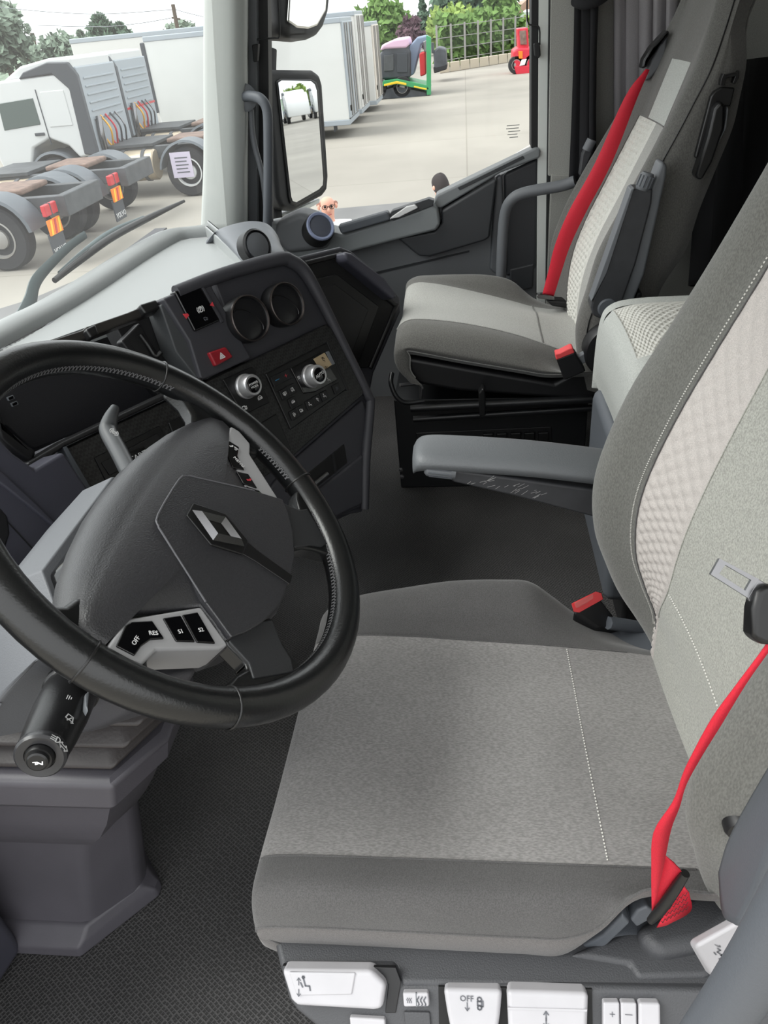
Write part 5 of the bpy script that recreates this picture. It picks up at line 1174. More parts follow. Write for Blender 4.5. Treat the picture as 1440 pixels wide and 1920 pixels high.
def tractor(xn, yw, label, cab=True, stripe=None, hub=M_RIM, sheet=False, group='parked tractor units'):
    """xn: near side x, yw: y of the drive axle; cab faces +y"""
    t = thing('tractor_unit', (xn + 1.25, yw, ZG), label, 'truck', group)
    for dx in (.55, 1.75):
        box('chassis_rail', (xn + dx, yw - 1.05, ZG + .78), (xn + dx + .16, yw + 4.2, ZG + 1.05), M_CHASSIS, t, .02)
    box('tail_crossmember', (xn + .5, yw - 1.12, ZG + .72), (xn + 1.95, yw - .95, ZG + 1.06), M_CHASSIS, t, .02)
    wheel_of(t, xn, yw, .52, rim=hub); wheel_of(t, xn + 2.1, yw, .52)
    guard(t, xn - .02, yw, .62); guard(t, xn + 1.9, yw, .62)
    box('fifth_wheel', (xn + .75, yw - .25, ZG + 1.06), (xn + 1.75, yw + .65, ZG + 1.16), M_RUST, t, .04)
    box('catwalk', (xn + .5, yw + .9, ZG + 1.05), (xn + 2.0, yw + 2.0, ZG + 1.12), M_CHASSIS, t, .01)
    lt = box('tail_light', (xn + .02, yw - .98, ZG + .82), (xn + .45, yw - .90, ZG + 1.0), M_LRED, t, .02)
    box('light_divider', (xn + .20, yw - .985, ZG + .815), (xn + .225, yw - .895, ZG + 1.005), M_CHASSIS, lt)
    pl = box('chevron_plate', (xn + .02, yw - .96, ZG + .52), (xn + .46, yw - .93, ZG + .76), M_ORANGE, t, .005)
    PLt = Plane((xn + .02, yw - .962, ZG + .52), (1, 0, 0), (0, 0, 1))
    for i in range(3): pa('chevron', PLt, [(.02 + i * .14, .01), (.08 + i * .14, .01), (.14 + i * .14, .23), (.08 + i * .14, .23)], 0, .004, M_YEL if i != 1 else M_LRED, pl)
    fl = box('mud_flap', (xn + .0, yw - .92, ZG + .16), (xn + .50, yw - .89, ZG + .55), M_TGREY, t, .01)
    text('flap_word', 'VOLVO', (xn + .25, yw - .925, ZG + .26), (1, 0, 0), (0, 0, 1), .14, M_WHITEPRINT, fl, ex=.002)
    tk = lathe('fuel_tank', V((xn + .42, yw + .85, ZG + .68)), (0, 1, 0), [(.30, 0), (.33, .03), (.33, .95), (.30, .98)], M_TANK, t, 16)
    for yy in (.2, .7): lathe('tank_strap', V((xn + .42, yw + .85 + yy, ZG + .68)), (0, 1, 0), [(.32, 0), (.345, 0), (.345, .08), (.32, .08)], M_CHASSIS, tk, 16, ring=True)
    if sheet:
        box('paper_notice', (xn - .03, yw - .12, ZG + .42), (xn - .025, yw + .36, ZG + .95), mat('lilac_paper', (196, 188, 206), .6), t)
        for i in range(5): box('notice_line', (xn - .033, yw - .04 + (i % 2) * .03, ZG + .52 + i * .075), (xn - .029, yw + .26, ZG + .545 + i * .075), M_GREYPRINT, t)
    if cab:
        y0 = yw + 2.15
        prof = [(y0, 1.02), (y0 + .35, .98), (y0 + .55, 1.25), (y0 + .95, 1.42), (y0 + 1.4, 1.25), (y0 + 1.62, .75), (y0 + 2.2, .60), (y0 + 2.32, 1.1), (y0 + 2.26, 1.9), (y0 + 2.0, 2.45), (y0 + 1.7, 2.62), (y0 + .1, 2.66), (y0, 2.60)]
        q = [V((xn + .05, y, ZG + z)) for y, z in prof]
        cb = prism('cab', [p + V((2.38, 0, 0)) for p in q], q, M_TWHITE, t, .06, 3)
        box('cab_back', (xn + .18, y0 - .06, ZG + 1.0), (xn + 2.3, y0 + .02, ZG + 2.75), M_TREAR, cb, .03)
        for i in range(6): box('back_rib', (xn + .4, y0 - .085, ZG + 1.7 + i * .16), (xn + 2.1, y0 - .05, ZG + 1.74 + i * .16), M_TREAR, cb, .01)
        if stripe: box('back_stripe', (xn + .18, y0 - .07, ZG + 1.62), (xn + 2.3, y0 - .055, ZG + 1.67), stripe, cb)
        df = [V((xn + .02, y, ZG + z)) for y, z in [(y0 - .10, 1.0), (y0 + .22, 1.05), (y0 + .16, 2.35), (y0 + .45, 2.66), (y0 + 1.25, 2.62), (y0 + 1.1, 2.74), (y0 + .5, 2.88), (y0 + .05, 2.85), (y0 - .10, 2.6)]]
        prism('side_deflector', [p + V((.16, 0, 0)) for p in df], df, M_TGREY, t, .03)
        rf = [V((xn + .15, y, ZG + z)) for y, z in [(y0, 2.6), (y0 + 1.7, 2.6), (y0 + 1.2, 2.85), (y0 + .5, 2.95), (y0, 2.93)]]
        prism('roof_deflector', [p + V((2.1, 0, 0)) for p in rf], rf, M_TWHITE, t, .05)
        wn = [V((xn + .035, y, ZG + z)) for y, z in [(y0 + 1.05, 1.72), (y0 + 1.95, 1.66), (y0 + 1.9, 2.2), (y0 + 1.05, 2.25)]]
        prism('side_window', [p + V((.03, 0, 0)) for p in wn], wn, M_TGLASS, cb, .02)
        pn = [V((xn + .035, y, ZG + z)) for y, z in [(y0 + .3, 1.65), (y0 + .85, 1.65), (y0 + .85, 2.35), (y0 + .3, 2.35)]]
        prism('side_panel', [p + V((.03, 0, 0)) for p in pn], pn, M_TWHITE, cb, .015)
        sm = [V((xn + .04, y, ZG + z)) for y, z in [(y0 + .93, 1.3), (y0 + .95, 1.3), (y0 + .95, 2.4), (y0 + .93, 2.4)]]
        prism('door_gap', [p + V((.03, 0, 0)) for p in sm], sm, M_TGREY, cb)
        box('door_handle', (xn + .02, y0 + 1.02, ZG + 1.5), (xn + .05, y0 + 1.25, ZG + 1.56), M_TGREY, cb, .01)
        wheel_of(t, xn, y0 + 1.0, .52); guard(t, xn + .0, y0 + 1.0, .60, a0=.2, a1=2.9)
        for i, mm in enumerate((M_HOSEY, M_HOSER, M_TGREY, M_CHROME)):
            xx = xn + .7 + i * .28
            tube('air_hose', [V((xx, y0 - .10, ZG + 1.75)), V((xx - .1, y0 - .30, ZG + 1.5)), V((xx, y0 - .25, ZG + 1.25)), V((xx + .1, y0 - .15, ZG + 1.1)), V((xx + .15, y0 + .02, ZG + 1.35))], .022, mm, t, 8)
        tube('exhaust', [V((xn + .45, y0 - .12, ZG + .9)), V((xn + .42, y0 - .14, ZG + 1.4)), V((xn + .5, y0 - .14, ZG + 1.75))], .07, M_CHROME, t, 10)
    return t
def yat(px, py, x): return PX(px, py, x)[1]
tractor(12.3, yat(-8, 440, 12.3), 'tractor unit chassis nearest the windscreen corner, only its rear wheel arch and tail showing', cab=False)
tractor(14.9, yat(132, 400, 14.9), 'tractor unit chassis with bare steel wheel and chevron plate in the middle', cab=False)
tractor(18.0, yat(352, 312, 18.0), 'white cab tractor unit with lilac notice on its white wheel', sheet=True, hub=M_TWHITE)
tractor(21.2, yat(240, 240, 21.2) - 2.1, 'white cab tractor unit with red stripe across its back panel, farther behind', stripe=M_LRED)
# box trailers
def trailer(x, pr_t, pr_b, length, w, label, m, doors=True, ztop=None, rearm=None):
    a = PX(*pr_t, x); b = PX(*pr_b, x); yr = (a[1] + b[1]) / 2; z1 = a[2]; z0 = b[2]
    t = thing('box_trailer', (x + w / 2, yr + length / 2, ZG), label, 'trailer', 'parked box trailers')
    box('box_body', (x, yr, z0), (x + w, yr + length, z1), m, t, .05)
    box('roof_cap', (x - .02, yr - .02, z1 - .12), (x + w + .02, yr + length, z1 + .03), M_TREAR, t, .03)
    box('bottom_rail', (x - .015, yr - .02, z0 - .12), (x + w + .015, yr + length, z0 + .03), M_TREAR, t, .02)
    if doors:
        for k in (0, 1):
            d = box('rear_door', (x + .06 + k * (w - .12) / 2, yr - .05, z0 + .06), (x + .03 + (k + 1) * (w - .12) / 2, yr + .01, z1 - .08), rearm or M_TREAR, t, .02)
            for bb in (.3, .7): tube('lock_rod', [V((x + .06 + (k + bb) * (w - .12) / 2, yr - .07, z0 + .1)), V((x + .06 + (k + bb) * (w - .12) / 2, yr - .07, z1 - .12))], .025, M_RIM, d, 6, k=1)
    for k in range(3):
        wheel_of(t, x + .05, yr + 1.6 + k * 1.3, .48)
    box('underrun_bar', (x + .1, yr - .02, ZG + .5), (x + w - .1, yr + .12, ZG + .66), M_CHASSIS, t, .02)
    for k in (.12, w - .42): box('rear_lamp', (x + k, yr - .05, ZG + .72), (x + k + .3, yr, ZG + .9), M_LRED, t, .01)
    box('mud_flap', (x + .05, yr + .5, ZG + .2), (x + .65, yr + .53, ZG + .8), M_TGREY, t, .01)
    box('chassis_beam', (x + .7, yr + .1, ZG + .75), (x + w - .7, yr + length - .5, z0 - .1), M_CHASSIS, t)
    return t
t1 = trailer(26.0, (636, 34), (656, 226), yat(287, 165, 26.0) - yat(646, 130, 26.0), 2.5, 'long white box trailer passing behind the pale pillar and the door mirror', M_CANVAS)
yf = yat(287, 165, 26.0); box('front_frame', (25.97, yf - .02, ZG + 1.15), (28.5, yf + .12, PX(268, 80, 26.0)[2]), M_TGREY, t1, .03)
for k in (.25, .45): box('side_stake', (25.95, yf - 1.6 - k * 5, ZG + 1.0), (25.99, yf - 1.52 - k * 5, ZG + 1.6), M_CHASSIS, t1, .01)
trailer(29.6, (660, 22), (680, 206), 10, 2.5, 'white box trailer with pale rear doors, second in the row', M_FRIDGE, rearm=M_FRIDGE)
trailer(33.2, (694, 42), (706, 190), 10, 2.5, 'weathered white box trailer, third in the row beside the green carrier', M_FRIDGE, rearm=mat('dirty_white', (206, 198, 188), .6, var=(2, .12)))
# machinery carrier with green ramp
M_GREEN = mat('ramp_green', (58, 150, 96), .5); M_MACH = mat('machine_dark', (70, 74, 80), .6, var=(2, .3)); M_PINK = mat('pink_tarp', (214, 180, 204), .7)
x = 38.0; cp = PX(805, 178, x); mc_ = thing('machinery_carrier', (x + 1, cp[1] + 2, ZG), 'low loader with raised green ramp carrying dark machinery under pink sheet', 'trailer')
def qbox(nm, pxs, x, w, m, par, bev=.02):
    q = [PX(px, py, x) for px, py in pxs]; return prism(nm, [p + V((w, 0, 0)) for p in q], q, m, par, bev)
qbox('ramp_post', [(799, 66), (808, 70), (808, 178), (800, 178)], x, .3, M_GREEN, mc_)
rb = qbox('ramp_beam', [(716, 162), (718, 152), (745, 148), (800, 160), (806, 168), (800, 170), (745, 158)], x, 2.3, M_GREEN, mc_)
qbox('ramp_stripe', [(720, 158), (744, 152), (762, 156), (762, 160), (744, 157), (720, 162)], x - .05, .05, M_YEL, rb); qbox('ramp_stripe', [(776, 161), (800, 166), (800, 169), (776, 164)], x - .05, .05, M_YEL, rb)
qbox('load_bed', [(712, 170), (745, 162), (800, 174), (800, 182), (716, 186)], x + .1, 2.2, M_MACH, mc_)
mb = qbox('machine_body', [(712, 100), (722, 88), (762, 86), (770, 96), (770, 146), (714, 150)], x + .3, 2.2, M_MACH, mc_, .1)
qbox('machine_panel', [(720, 104), (738, 102), (738, 132), (720, 134)], x + .22, .1, M_CHASSIS, mb); qbox('machine_panel', [(744, 100), (764, 100), (764, 136), (744, 136)], x + .22, .1, M_TGREY, mb)
qbox('pink_sheet', [(712, 96), (716, 84), (738, 74), (764, 70), (768, 84), (762, 90), (722, 92)], x + .2, 2.3, M_PINK, mc_, .15)
qbox('machine_arm', [(766, 88), (782, 70), (800, 66), (806, 74), (790, 84), (776, 140), (766, 144)], x + .6, 1.2, mat('bluegrey_machine', (120, 136, 160), .5), mc_, .08)
qbox('red_cylinder', [(786, 100), (798, 96), (799, 140), (788, 144)], x + .2, .8, mat('machine_red', (190, 40, 46), .5), mc_, .06)
qbox('hook_block', [(793, 78), (802, 74), (803, 96), (795, 98)], x + .1, .5, M_CHROME, mc_, .04)
for k in range(2): wheel_of(mc_, x + .1, cp[1] + 1.2 + k * 1.1, .42)
x = 45.0; mm2 = thing('dark_machine', PX(825, 150, x), 'small dark machine parked behind the green ramp', 'machine')
qbox('machine_body', [(812, 96), (822, 88), (836, 92), (838, 126), (814, 132)], x, 2, M_MACH, mm2, .1); qbox('machine_mast', [(808, 80), (813, 80), (814, 100), (809, 100)], x, .3, M_TGREY, mm2, .02); qbox('machine_track', [(812, 126), (838, 120), (838, 130), (814, 138)], x, 2, M_TYRE, mm2, .05)
# red recovery lorry
x = 46.0; M_TRED = mat('lorry_red', (204, 42, 62), .45); rd = thing('red_lorry', PX(985, 140, x), 'small red lorry far across the yard by the window channel', 'truck')
qbox('lorry_body', [(962, 96), (972, 90), (1002, 90), (1002, 128), (966, 128), (962, 112)], x, 2.2, M_TRED, rd, .1); qbox('lorry_tower', [(970, 54), (990, 52), (992, 92), (972, 94)], x + .4, 1.4, M_TRED, rd, .05)
qbox('lorry_grille', [(974, 58), (986, 57), (988, 84), (976, 84)], x + .33, .1, M_RUST, rd); qbox('lorry_lamp', [(972, 96), (980, 96), (980, 110), (973, 110)], x - .06, .1, M_ORANGE, rd)
qbox('lorry_bumper', [(964, 124), (1003, 122), (1003, 138), (968, 140)], x - .05, 1.8, M_TRED, rd, .05); qbox('lorry_stripe', [(978, 112), (988, 110), (984, 122), (974, 124)], x - .06, .05, M_WHITEPRINT, rd)
for yy in (968, 996): wheel_of(rd, x, yat(yy, 138, x), .42)

# trees: trunk plus a crown of leaf clumps
def leafmat(nm, c): return mat(nm, c, .8, var=(1.3, .35, 4))
LM = [leafmat('leaf_mid_green', (96, 128, 62)), leafmat('leaf_dark_green', (76, 100, 80)), leafmat('leaf_light_green', (132, 156, 78)), leafmat('leaf_purple', (86, 62, 72)), leafmat('leaf_grey_green', (112, 128, 112))]
M_BARK = mat('bark', (84, 72, 60), .9)
def tree(px, py_base, dist, wpx, top_py, mi, label, shape='round', group=None, n=1500, seed=0):
    d = ray(px, py_base); s = dist / math.hypot(d[0], d[1]); base = CAM + d * s; top = CAM + ray(px, top_py) * (dist / math.hypot(*ray(px, top_py)[:2]))
    h1 = top[2]; w = wpx / F * dist * .55; rnd = random.Random(seed or int(px * 7 + top_py))
    t = thing('conifer_tree' if shape == 'cone' else 'leafy_tree', (base[0], base[1], ZG), label, 'tree', group)
    zb = max(base[2], ZG + .4); H = h1 - zb
    vs = []; fs = []; size = max(.25, w * .16)
    cl = [(rnd.uniform(-1, 1), rnd.uniform(-1, 1), rnd.uniform(0, 1)) for _ in range(26)]
    for i in range(n):
        if shape == 'cone':
            t_ = rnd.random() ** .8; r = w * (1 - t_) ** .75 * (.75 + .25 * math.sin(t_ * 34)); a = rnd.uniform(0, 6.283); rr = r * rnd.random() ** .4
            c = V((base[0] + rr * math.cos(a), base[1] + rr * math.sin(a), zb + H * t_))
        else:
            k = cl[rnd.randrange(len(cl))]; m_ = math.sqrt(max(.05, 1 - (k[2] * 2 - 1) ** 2)); L_ = max(1, math.hypot(k[0], k[1]))
            c0 = V((base[0] + k[0] / L_ * w * .72 * m_, base[1] + k[1] / L_ * w * .72 * m_, zb + H * (.10 + .80 * k[2])))
            c = c0 + V((rnd.gauss(0, 1), rnd.gauss(0, 1), rnd.gauss(0, .8))).normalized() * (w * .34 * rnd.random() ** .33)
            if c[2] < ZG + .1: c[2] = ZG + .1
        u = V((rnd.gauss(0, 1), rnd.gauss(0, 1), rnd.gauss(0, 1))).normalized() * size; v = u.orthogonal().normalized() * size * .6
        i0 = len(vs); vs += [c - u, c + v, c + u, c - v]; fs.append((i0, i0 + 1, i0 + 2, i0 + 3))
    mk('crown', vs, fs, LM[mi], t, smooth=False, fix=False)
    tube('trunk', [V((base[0], base[1], ZG)), V((base[0] + .1, base[1], (ZG + zb) / 2 + H * .1)), V((base[0], base[1], zb + H * .75))], [w * .09 + .08, w * .07 + .06, w * .02 + .03], M_BARK, t, 8)
    return t
TG = 'trees along the yard edge'
tree(18, 130, 75, 95, 8, 4, 'tall grey-green pine at the windscreen edge left of the utility pole', 'round', TG, 1800)
tree(58, 130, 90, 40, 30, 4, 'slim pine with bare trunk beside the tall pine', 'round', TG, 700)
tree(118, 125, 58, 70, 66, 4, 'low bushy tree above the nearest white cab', 'round', TG, 1200)
tree(165, 120, 62, 60, 58, 4, 'narrow dark conifer between the bushy tree and twin spires', 'cone', TG, 900)
tree(206, 118, 82, 105, 30, 1, 'tall dark spire conifer behind the second cab', 'cone', TG, 1500)
tree(240, 116, 104, 80, 44, 1, 'shorter dark spire conifer next to the tall spire', 'cone', TG, 1100)
tree(345, 90, 80, 60, 44, 4, 'bush top showing above the long trailer beside the pillar', 'round', TG, 900)
tree(575, 60, 85, 40, 8, 0, 'green tree top peeping over the long white trailer', 'round', TG, 800)
tree(712, 105, 80, 75, -10, 0, 'broad green tree behind the carrier', 'round', TG, 1600)
tree(755, 100, 84, 60, 5, 0, 'green tree between the broad tree and the purple one', 'round', TG, 1300)
tree(772, 95, 74, 50, 36, 3, 'dark purple-leaved tree above the machinery', 'round', TG, 1200)
tree(796, 100, 90, 34, -12, 1, 'dark narrow conifer behind the purple tree', 'cone', TG, 900)
tree(850, 108, 76, 85, 18, 2, 'light green bushy tree above the hedge', 'round', TG, 1700)
tree(862, 95, 92, 90, -40, 1, 'big dark cedar behind the light green tree', 'round', TG, 1600)
tree(905, 104, 72, 62, 30, 2, 'pale green shrubby tree beside the fence', 'round', TG, 1300)
tree(945, 96, 78, 70, -25, 0, 'tall mid-green tree left of the house', 'round', TG, 1600)
tree(1000, 100, 70, 60, 36, 2, 'low light green tree behind the red lorry', 'round', TG, 1200)
tree(1090, 90, 80, 140, -60, 0, 'green tree beyond the window channel', 'round', TG, 1000)
# hedge and mesh fence
hg0, hg1 = PZ(828, 128, ZG), PZ(975, 104, ZG)
vs = []; fs = []; rnd = random.Random(5)
for i in range(2600):
    t = rnd.random(); c = hg0 * (1 - t) + hg1 * t + V((rnd.uniform(0, 1.2), rnd.uniform(-.5, .5), rnd.uniform(.1, 2.6) + .4 * math.sin(t * 30)))
    u = V((rnd.gauss(0, 1), rnd.gauss(0, 1), rnd.gauss(0, 1))).normalized() * .3; v = u.orthogonal().normalized() * .2; k = len(vs); vs += [c - u, c + v, c + u, c - v]; fs.append((k, k + 1, k + 2, k + 3))
hd_ = mk('hedge', vs, fs, LM[0], smooth=False, fix=False); tag(hd_, 'trimmed green hedge along the far fence', 'hedge', kind='stuff')
fe = thing('mesh_fence', PZ(900, 118, ZG), 'wire mesh fence with grey posts in front of the hedge', 'fence')
f0, f1 = PZ(822, 131, ZG), PZ(985, 103, ZG)
for i in range(8):
    p = f0 * (1 - i / 7) + f1 * (i / 7) + V((-1, 0, 0)); box('fence_post', (p[0] - .06, p[1] - .06, ZG), (p[0] + .06, p[1] + .06, ZG + 2.4), M_RIM, fe, .01)
for z in (.5, 1.1, 1.7, 2.3): tube('fence_wire', [f0 + V((-1, 0, z)), f1 + V((-1, 0, z))], .02, M_RIM, fe, 5, k=1)
# kerb wall of pale blocks in front of the fence
kb = thing('block_kerb', PZ(900, 125, ZG), 'low pale kerb wall below the far fence', 'kerb')
k0, k1 = PZ(825, 138, ZG), PZ(985, 112, ZG)
for i in range(9):
    a = k0 * (1 - i / 9) + k1 * (i / 9); b = k0 * (1 - (i + .94) / 9) + k1 * ((i + .94) / 9)
    prism('block', [a, b, b + V((.4, 0, 0)), a + V((.4, 0, 0))], [p + V((0, 0, .5)) for p in (a, b, b + V((.4, 0, 0)), a + V((.4, 0, 0)))], mat('kerb_stone', (186, 176, 158), .9) if i == 0 else MATS['kerb_stone'], kb, .03)
# house
hx = 88.0; M_HOUSE = mat('house_wall', (206, 190, 176), .8); hs_ = thing('house', PX(980, 60, hx), 'pale house with brown gable roof behind the trees', 'house')
qbox('house_wall', [(948, 44), (1100, 20), (1100, 110), (950, 110)], hx, 10, M_HOUSE, hs_)
rfq = [PX(940, 44, hx - .8), PX(985, 2, hx - .8), PX(1100, -40, hx - .8), PX(1100, 10, hx - .8), PX(985, 18, hx - .8), PX(948, 48, hx - .8)]
prism('house_roof', [p + V((11, 0, 0)) for p in rfq], rfq, mat('roof_tile', (170, 140, 122), .8), hs_); qbox('house_window', [(975, 48), (992, 44), (992, 62), (975, 66)], hx - .1, .3, M_TGLASS, hs_)
# wooded hill on the horizon
hv = []; hf = []; nH = 60
for i in range(nH + 1):
    a = -2.2 + 4.4 * i / nH; h = 1.5 + 1.0 * math.sin(i * .55) + .6 * math.sin(i * 1.3)
    for rr, zz in ((120, -1), (135, h), (150, h + .5), (170, h - 6)): hv.append(V((rr * math.cos(a), rr * math.sin(a), ZG + zz)))
for i in range(nH):
    for j in range(3): hf.append((i * 4 + j, i * 4 + j + 1, i * 4 + 5 + j, i * 4 + 4 + j))
hl = mk('hill', hv, hf, leafmat('hill_woods', (112, 130, 110)), fix=False); struct(hl)

# utility pole with wires
up = thing('utility_pole', PX(66, 118, 85), 'leaning wooden utility pole above the nearest white cab', 'pole')
tube('pole', [V((PX(72, 118, 85)[0], PX(72, 118, 85)[1], ZG)), PX(70, 108, 85), PX(60, 62, 85)], .22, M_BARK, up, 8, k=1)
up2 = thing('utility_pole', PX(330, 60, 60), 'wooden utility pole with crossarm above the long white trailer', 'pole')
tube('pole', [V((PX(334, 60, 60)[0], PX(334, 60, 60)[1], ZG)), PX(334, 60, 60), PX(324, 8, 60)], .14, M_BARK, up2, 8, k=1)
tube('crossarm', [PX(322, 33, 60), PX(338, 36, 60)], .06, M_BARK, up2, 6, k=1)
M_WIRE = mat('wire_dark', (120, 124, 128), .6)
for L in ([(-20, 12), (100, 23), (200, 26), (324, 18)], [(70, 48), (190, 50), (260, 44), (326, 33)], [(326, 17), (350, 24), (400, 36)]):
    tube('power_line', [PX(a, b, 60) for a, b in L], .022, M_WIRE, up2, 5)

# ------------------------------------------------------------------ door mirrors and wiper
MP = Plane((2.66, .60, Z - .25), V((.817, -.577, 0)), (.025, .035, 1))
mr = thing('door_mirror', MP.hit(560, 420), 'large black door mirror outside the passenger window', 'mirror')
hous = [(497, 142), (508, 130), (588, 131), (602, 140), (607, 160), (618, 330), (616, 356), (606, 368), (552, 396), (530, 392), (520, 370), (506, 200)]
pp('mirror_housing', MP, hous, -.10, .0, M_SEAL, mr, .016, 3)
pp('mirror_rim', MP, [(519, 152), (526, 147), (584, 148), (594, 154), (598, 168), (611, 335), (610, 350), (602, 359), (556, 386), (545, 382), (542, 372)], -.01, .006, M_SATIN, mr, .004)
pp('mirror_glass', MP, [(522, 155), (528, 151), (583, 152), (590, 158), (594, 170), (606, 335), (605, 347), (598, 355), (556, 379), (549, 377), (546, 368)], .004, .0085, M_MIRROR, mr)
pp('mirror_sill', MP, [(536, 402), (600, 372), (600, 380), (545, 410)], -.09, -.03, M_BODYWHITE, mr, .003)
wa = thing('wide_angle_mirror', MP.hit(570, 60), 'black wide-angle mirror above the door mirror at the top edge', 'mirror')
pp('mirror_housing', MP, [(512, -60), (630, -60), (622, 20), (612, 50), (600, 66), (585, 73), (545, 70), (522, 58)], -.14, -.01, M_SEAL, wa, .03, 3)
pp('mirror_glass', MP, [(546, -60), (618, -60), (612, 20), (596, 48), (580, 54), (558, 52), (540, 40)], -.012, .002, mat('hazy_mirror', (215, 215, 212), .15, metal=1), wa, .006)
arm = tube('mirror_arm', [MP.hit(503, 92, -.08), MP.hit(502, 130, -.08), MP.hit(500, 200, -.08), MP.hit(512, 380, -.08), MP.hit(520, 440, -.06)], .028, M_SEAL, mr, 10)
def WSH(px, py, off=.02):
    lo, hi = .2, 2.5
    f = lambda x: (lambda p: p[1] - (wsb(p[0]) - (p[2] - .60) * .149 + off))(PX(px, py, x))
    for _ in range(50):
        md = (lo + hi) / 2
        if f(md) < 0: lo = md
        else: hi = md
    return PX(px, py, lo)
M_WIPER = mat('wiper_grey', (70, 84, 86), .5)
wi = thing('windscreen_wiper', WSH(40, 610), 'grey windscreen wiper resting diagonally across the glass', 'wiper')
tube('wiper_arm', [WSH(36, 612, .05), WSH(56, 566, .05), WSH(66, 530, .05), WSH(90, 500, .05), WSH(130, 462, .05), WSH(160, 440, .045)], [.022, .018, .015, .012, .010, .009], M_WIPER, wi, 8, flat=(V((0, 1, 0)), .5))
tube('wiper_blade', [WSH(102, 526, .022), WSH(150, 488, .022), WSH(210, 445, .022), WSH(280, 408, .022), WSH(345, 377, .022)], [.006, .008, .009, .008, .004], M_SATIN, wi, 8)
tube('wiper_spine', [WSH(112, 512, .035), WSH(160, 472, .04), WSH(210, 436, .04), WSH(270, 408, .03)], [.005, .008, .009, .005], M_WIPER, wi, 8)

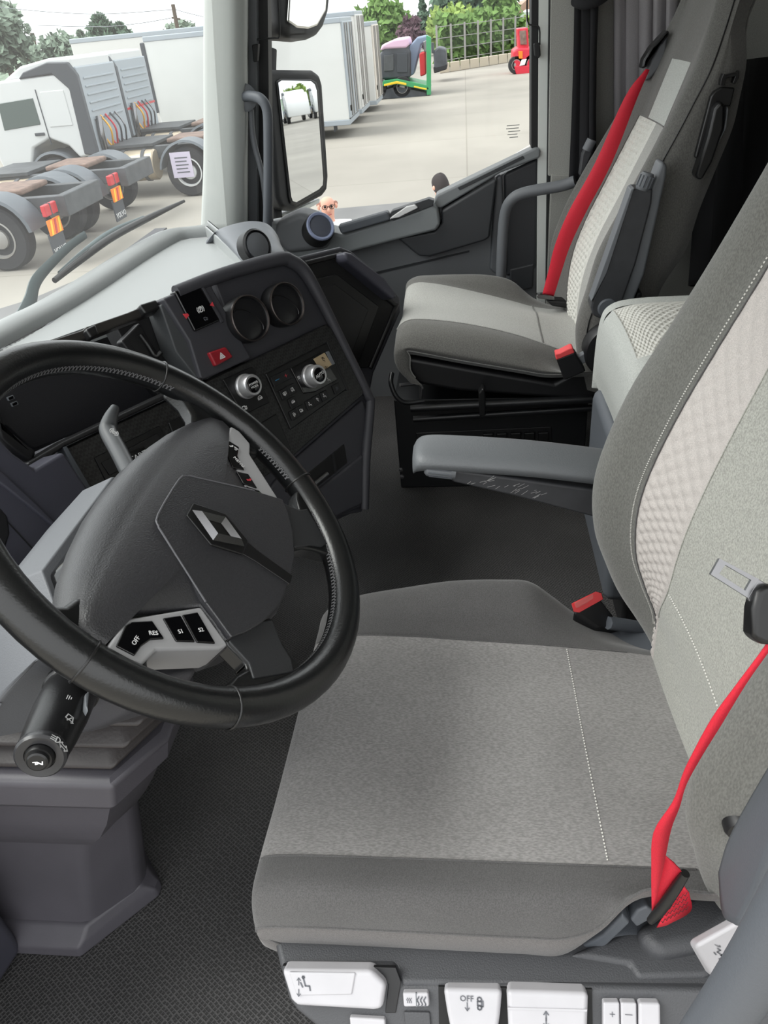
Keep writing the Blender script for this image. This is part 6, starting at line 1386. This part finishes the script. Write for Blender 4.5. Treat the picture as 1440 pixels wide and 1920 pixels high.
# ------------------------------------------------------------------ people standing beside the lorry
def person(px, py, ztop, label, hair, shirt, bald, glasses, face):
    d = ray(px, py); s = (ztop - CAMZ) / d[2]; hp = CAM + d * s; x, y = hp[0], hp[1]; H = ztop - ZG; f = H / 1.76
    t = thing('person', (x, y, ZG), label, 'person')
    fw = V(face).normalized(); rt_ = V((fw[1], -fw[0], 0))
    def at(r, fwd, z): return V((x, y, ZG)) + rt_ * (r * f) + fw * (fwd * f) + V((0, 0, z * f))
    def skin(name, nodes, edges, m, sub=2):
        me = bpy.data.meshes.new(name); me.from_pydata([tuple(at(*n[:3])) for n in nodes], edges, []); me.materials.append(m)
        o = bpy.data.objects.new(name, me); link(o, t)
        md = o.modifiers.new('skin', 'SKIN'); md.use_smooth_shade = True
        for i, n in enumerate(nodes):
            sv = me.skin_vertices[0].data[i]; r = n[3]; sv.radius = (r * f, (n[4] if len(n) > 4 else r) * f)
        me.skin_vertices[0].data[0].use_root = True
        sd_ = o.modifiers.new('subdivision', 'SUBSURF'); sd_.levels = sub; sd_.render_levels = sub; return o
    sk = mat('skin_tone' + label[:3], (214, 160, 140), .6)
    # body: pelvis, spine, neck, skull, arms with hands, legs with feet
    nodes = [(0, 0, .95, .13, .10), (0, 0, 1.15, .125, .09), (0, .0, 1.36, .15, .10), (0, -.01, 1.47, .07, .06), (0, .0, 1.54, .052, .055), (0, .012, 1.60, .062, .075), (0, .015, 1.67, .072, .088), (0, .0, 1.735, .052, .062),
             (-.17, 0, 1.42, .055), (-.23, -.01, 1.16, .042), (-.24, .05, .92, .032), (-.24, .08, .82, .03, .018), (.17, 0, 1.42, .055), (.23, -.01, 1.16, .042), (.24, .05, .92, .032), (.24, .08, .82, .03, .018),
             (-.10, 0, .86, .085), (-.11, .02, .48, .058), (-.11, -.01, .09, .042), (-.12, .12, .03, .04, .025), (.10, 0, .86, .085), (.11, .02, .48, .058), (.11, -.01, .09, .042), (.12, .12, .03, .04, .025)]
    edges = [(0, 1), (1, 2), (2, 3), (3, 4), (4, 5), (5, 6), (6, 7), (2, 8), (8, 9), (9, 10), (10, 11), (2, 12), (12, 13), (13, 14), (14, 15), (0, 16), (16, 17), (17, 18), (18, 19), (0, 20), (20, 21), (21, 22), (22, 23)]
    skin('body', nodes, edges, sk)
    skin('shirt', [(0, 0, .93, .155, .12), (0, 0, 1.15, .150, .112), (0, 0, 1.36, .175, .118), (0, -.005, 1.515, .080, .072), (-.175, 0, 1.455, .08), (-.225, -.01, 1.22, .06), (.175, 0, 1.455, .08), (.225, -.01, 1.22, .06)], [(0, 1), (1, 2), (2, 3), (2, 4), (4, 5), (2, 6), (6, 7)], shirt)
    skin('trousers', [(0, 0, .94, .150, .115), (-.10, 0, .85, .098), (-.11, .02, .48, .072), (-.11, -.01, .10, .06), (.10, 0, .85, .098), (.11, .02, .48, .072), (.11, -.01, .10, .06)], [(0, 1), (1, 2), (2, 3), (0, 4), (4, 5), (5, 6)], M_TGREY)
    for s_ in (-1, 1):
        lathe('ear', at(s_ * .082, -.005, 1.645), rt_ * s_, [(.022 * f, -.012 * f), (.024 * f, 0), (.012 * f, .010 * f)], sk, t, 10)
        lathe('eye', at(s_ * .030, .098, 1.66), fw, [(.012 * f, -.006), (.009 * f, .004), (0, .006)], M_DEEP, t, 8)
    tube('nose', [at(0, .095, 1.665), at(0, .112, 1.635), at(0, .095, 1.622)], [.008 * f, .014 * f, .012 * f], sk, t, 8)
    tube('mouth', [at(-.022, .088, 1.595), at(0, .096, 1.592), at(.022, .088, 1.595)], .005 * f, mat('lips' + label[:3], (170, 96, 90), .6), t, 6)
    # hair: cap shell over the skull
    rows = []
    zz0 = 1.70 if bald else 1.63
    for i in range(6):
        u = i / 5; el = u * 1.45; row = []
        for j in range(13):
            a = 2 * math.pi * j / 12; back = math.cos(a)
            lo = zz0 + (.055 if back > .25 else -.03 if back < -.3 else 0)
            r = math.cos(el); top = 1.775
            z = lo + (top - lo) * math.sin(el)
            row.append(at(.088 * r * math.sin(a), .003 + .108 * r * math.cos(a), z))
        rows.append(row)
    if not bald: net('hair', rows, hair, t, 2, 1)
    else: tube('hair', [at(.078 * math.sin(q_), .005 - .098 * math.cos(q_), 1.665) for q_ in [-1.45 + .29 * i for i in range(11)]], .022 * f, hair, t, 8)
    if glasses:
        for s_ in (-1, 1): tube('glasses', [at(s_ * .032 + .024 * math.cos(q_), .108, 1.66 + .018 * math.sin(q_)) for q_ in [6.283 * i / 10 for i in range(10)]], .003 * f, M_SATIN, t, 6, closed=True, k=1)
        tube('glasses', [at(-.008, .112, 1.665), at(.008, .112, 1.665)], .003 * f, M_SATIN, t, 6, k=1)
    return t
person(611, 362, CAMZ - 1.30, 'person in a white shirt and glasses, balding, standing behind the tweeter', mat('cropped_hair', (176, 140, 128), .8), mat('white_shirt', (236, 236, 236), .8), True, True, (-1, -.25, 0))
person(826, 327, CAMZ - 1.34, 'person with short dark hair facing away below the window', mat('dark_hair', (46, 40, 40), .8), mat('light_shirt', (206, 206, 204), .8), False, False, (.9, .45, 0))
# more lorries and trees that the door mirror looks back at
src = [o for o in bpy.data.objects if o.name.startswith('tractor_unit') and 'stripe' in str(o.get('label'))][0]
for i, (tx, ty) in enumerate(((11.6, -86), (14.7, -88), (17.9, -90))):
    copy_tree(src, V((tx, ty, ZG)) - src.location, ['white cab lorry seen small in the door mirror, nearest of three', 'white cab lorry seen small in the door mirror, middle of three', 'white cab lorry seen small in the door mirror, farthest of three'][i])

tsrc = [o for o in bpy.data.objects if o.name.startswith('leafy_tree')]
for i, (k, tx, ty, lb) in enumerate(((0, 4, -120, 'round tree reflected at the near edge of the door mirror'), (2, 12, -125, 'bushy tree reflected in the middle of the door mirror'), (8, 20, -118, 'pale tree reflected at the outer edge of the door mirror'), (10, -4, -110, 'low tree reflected beside the cab flank in the door mirror'))):
    copy_tree(tsrc[k], V((tx, ty, ZG)) - tsrc[k].location, lb)
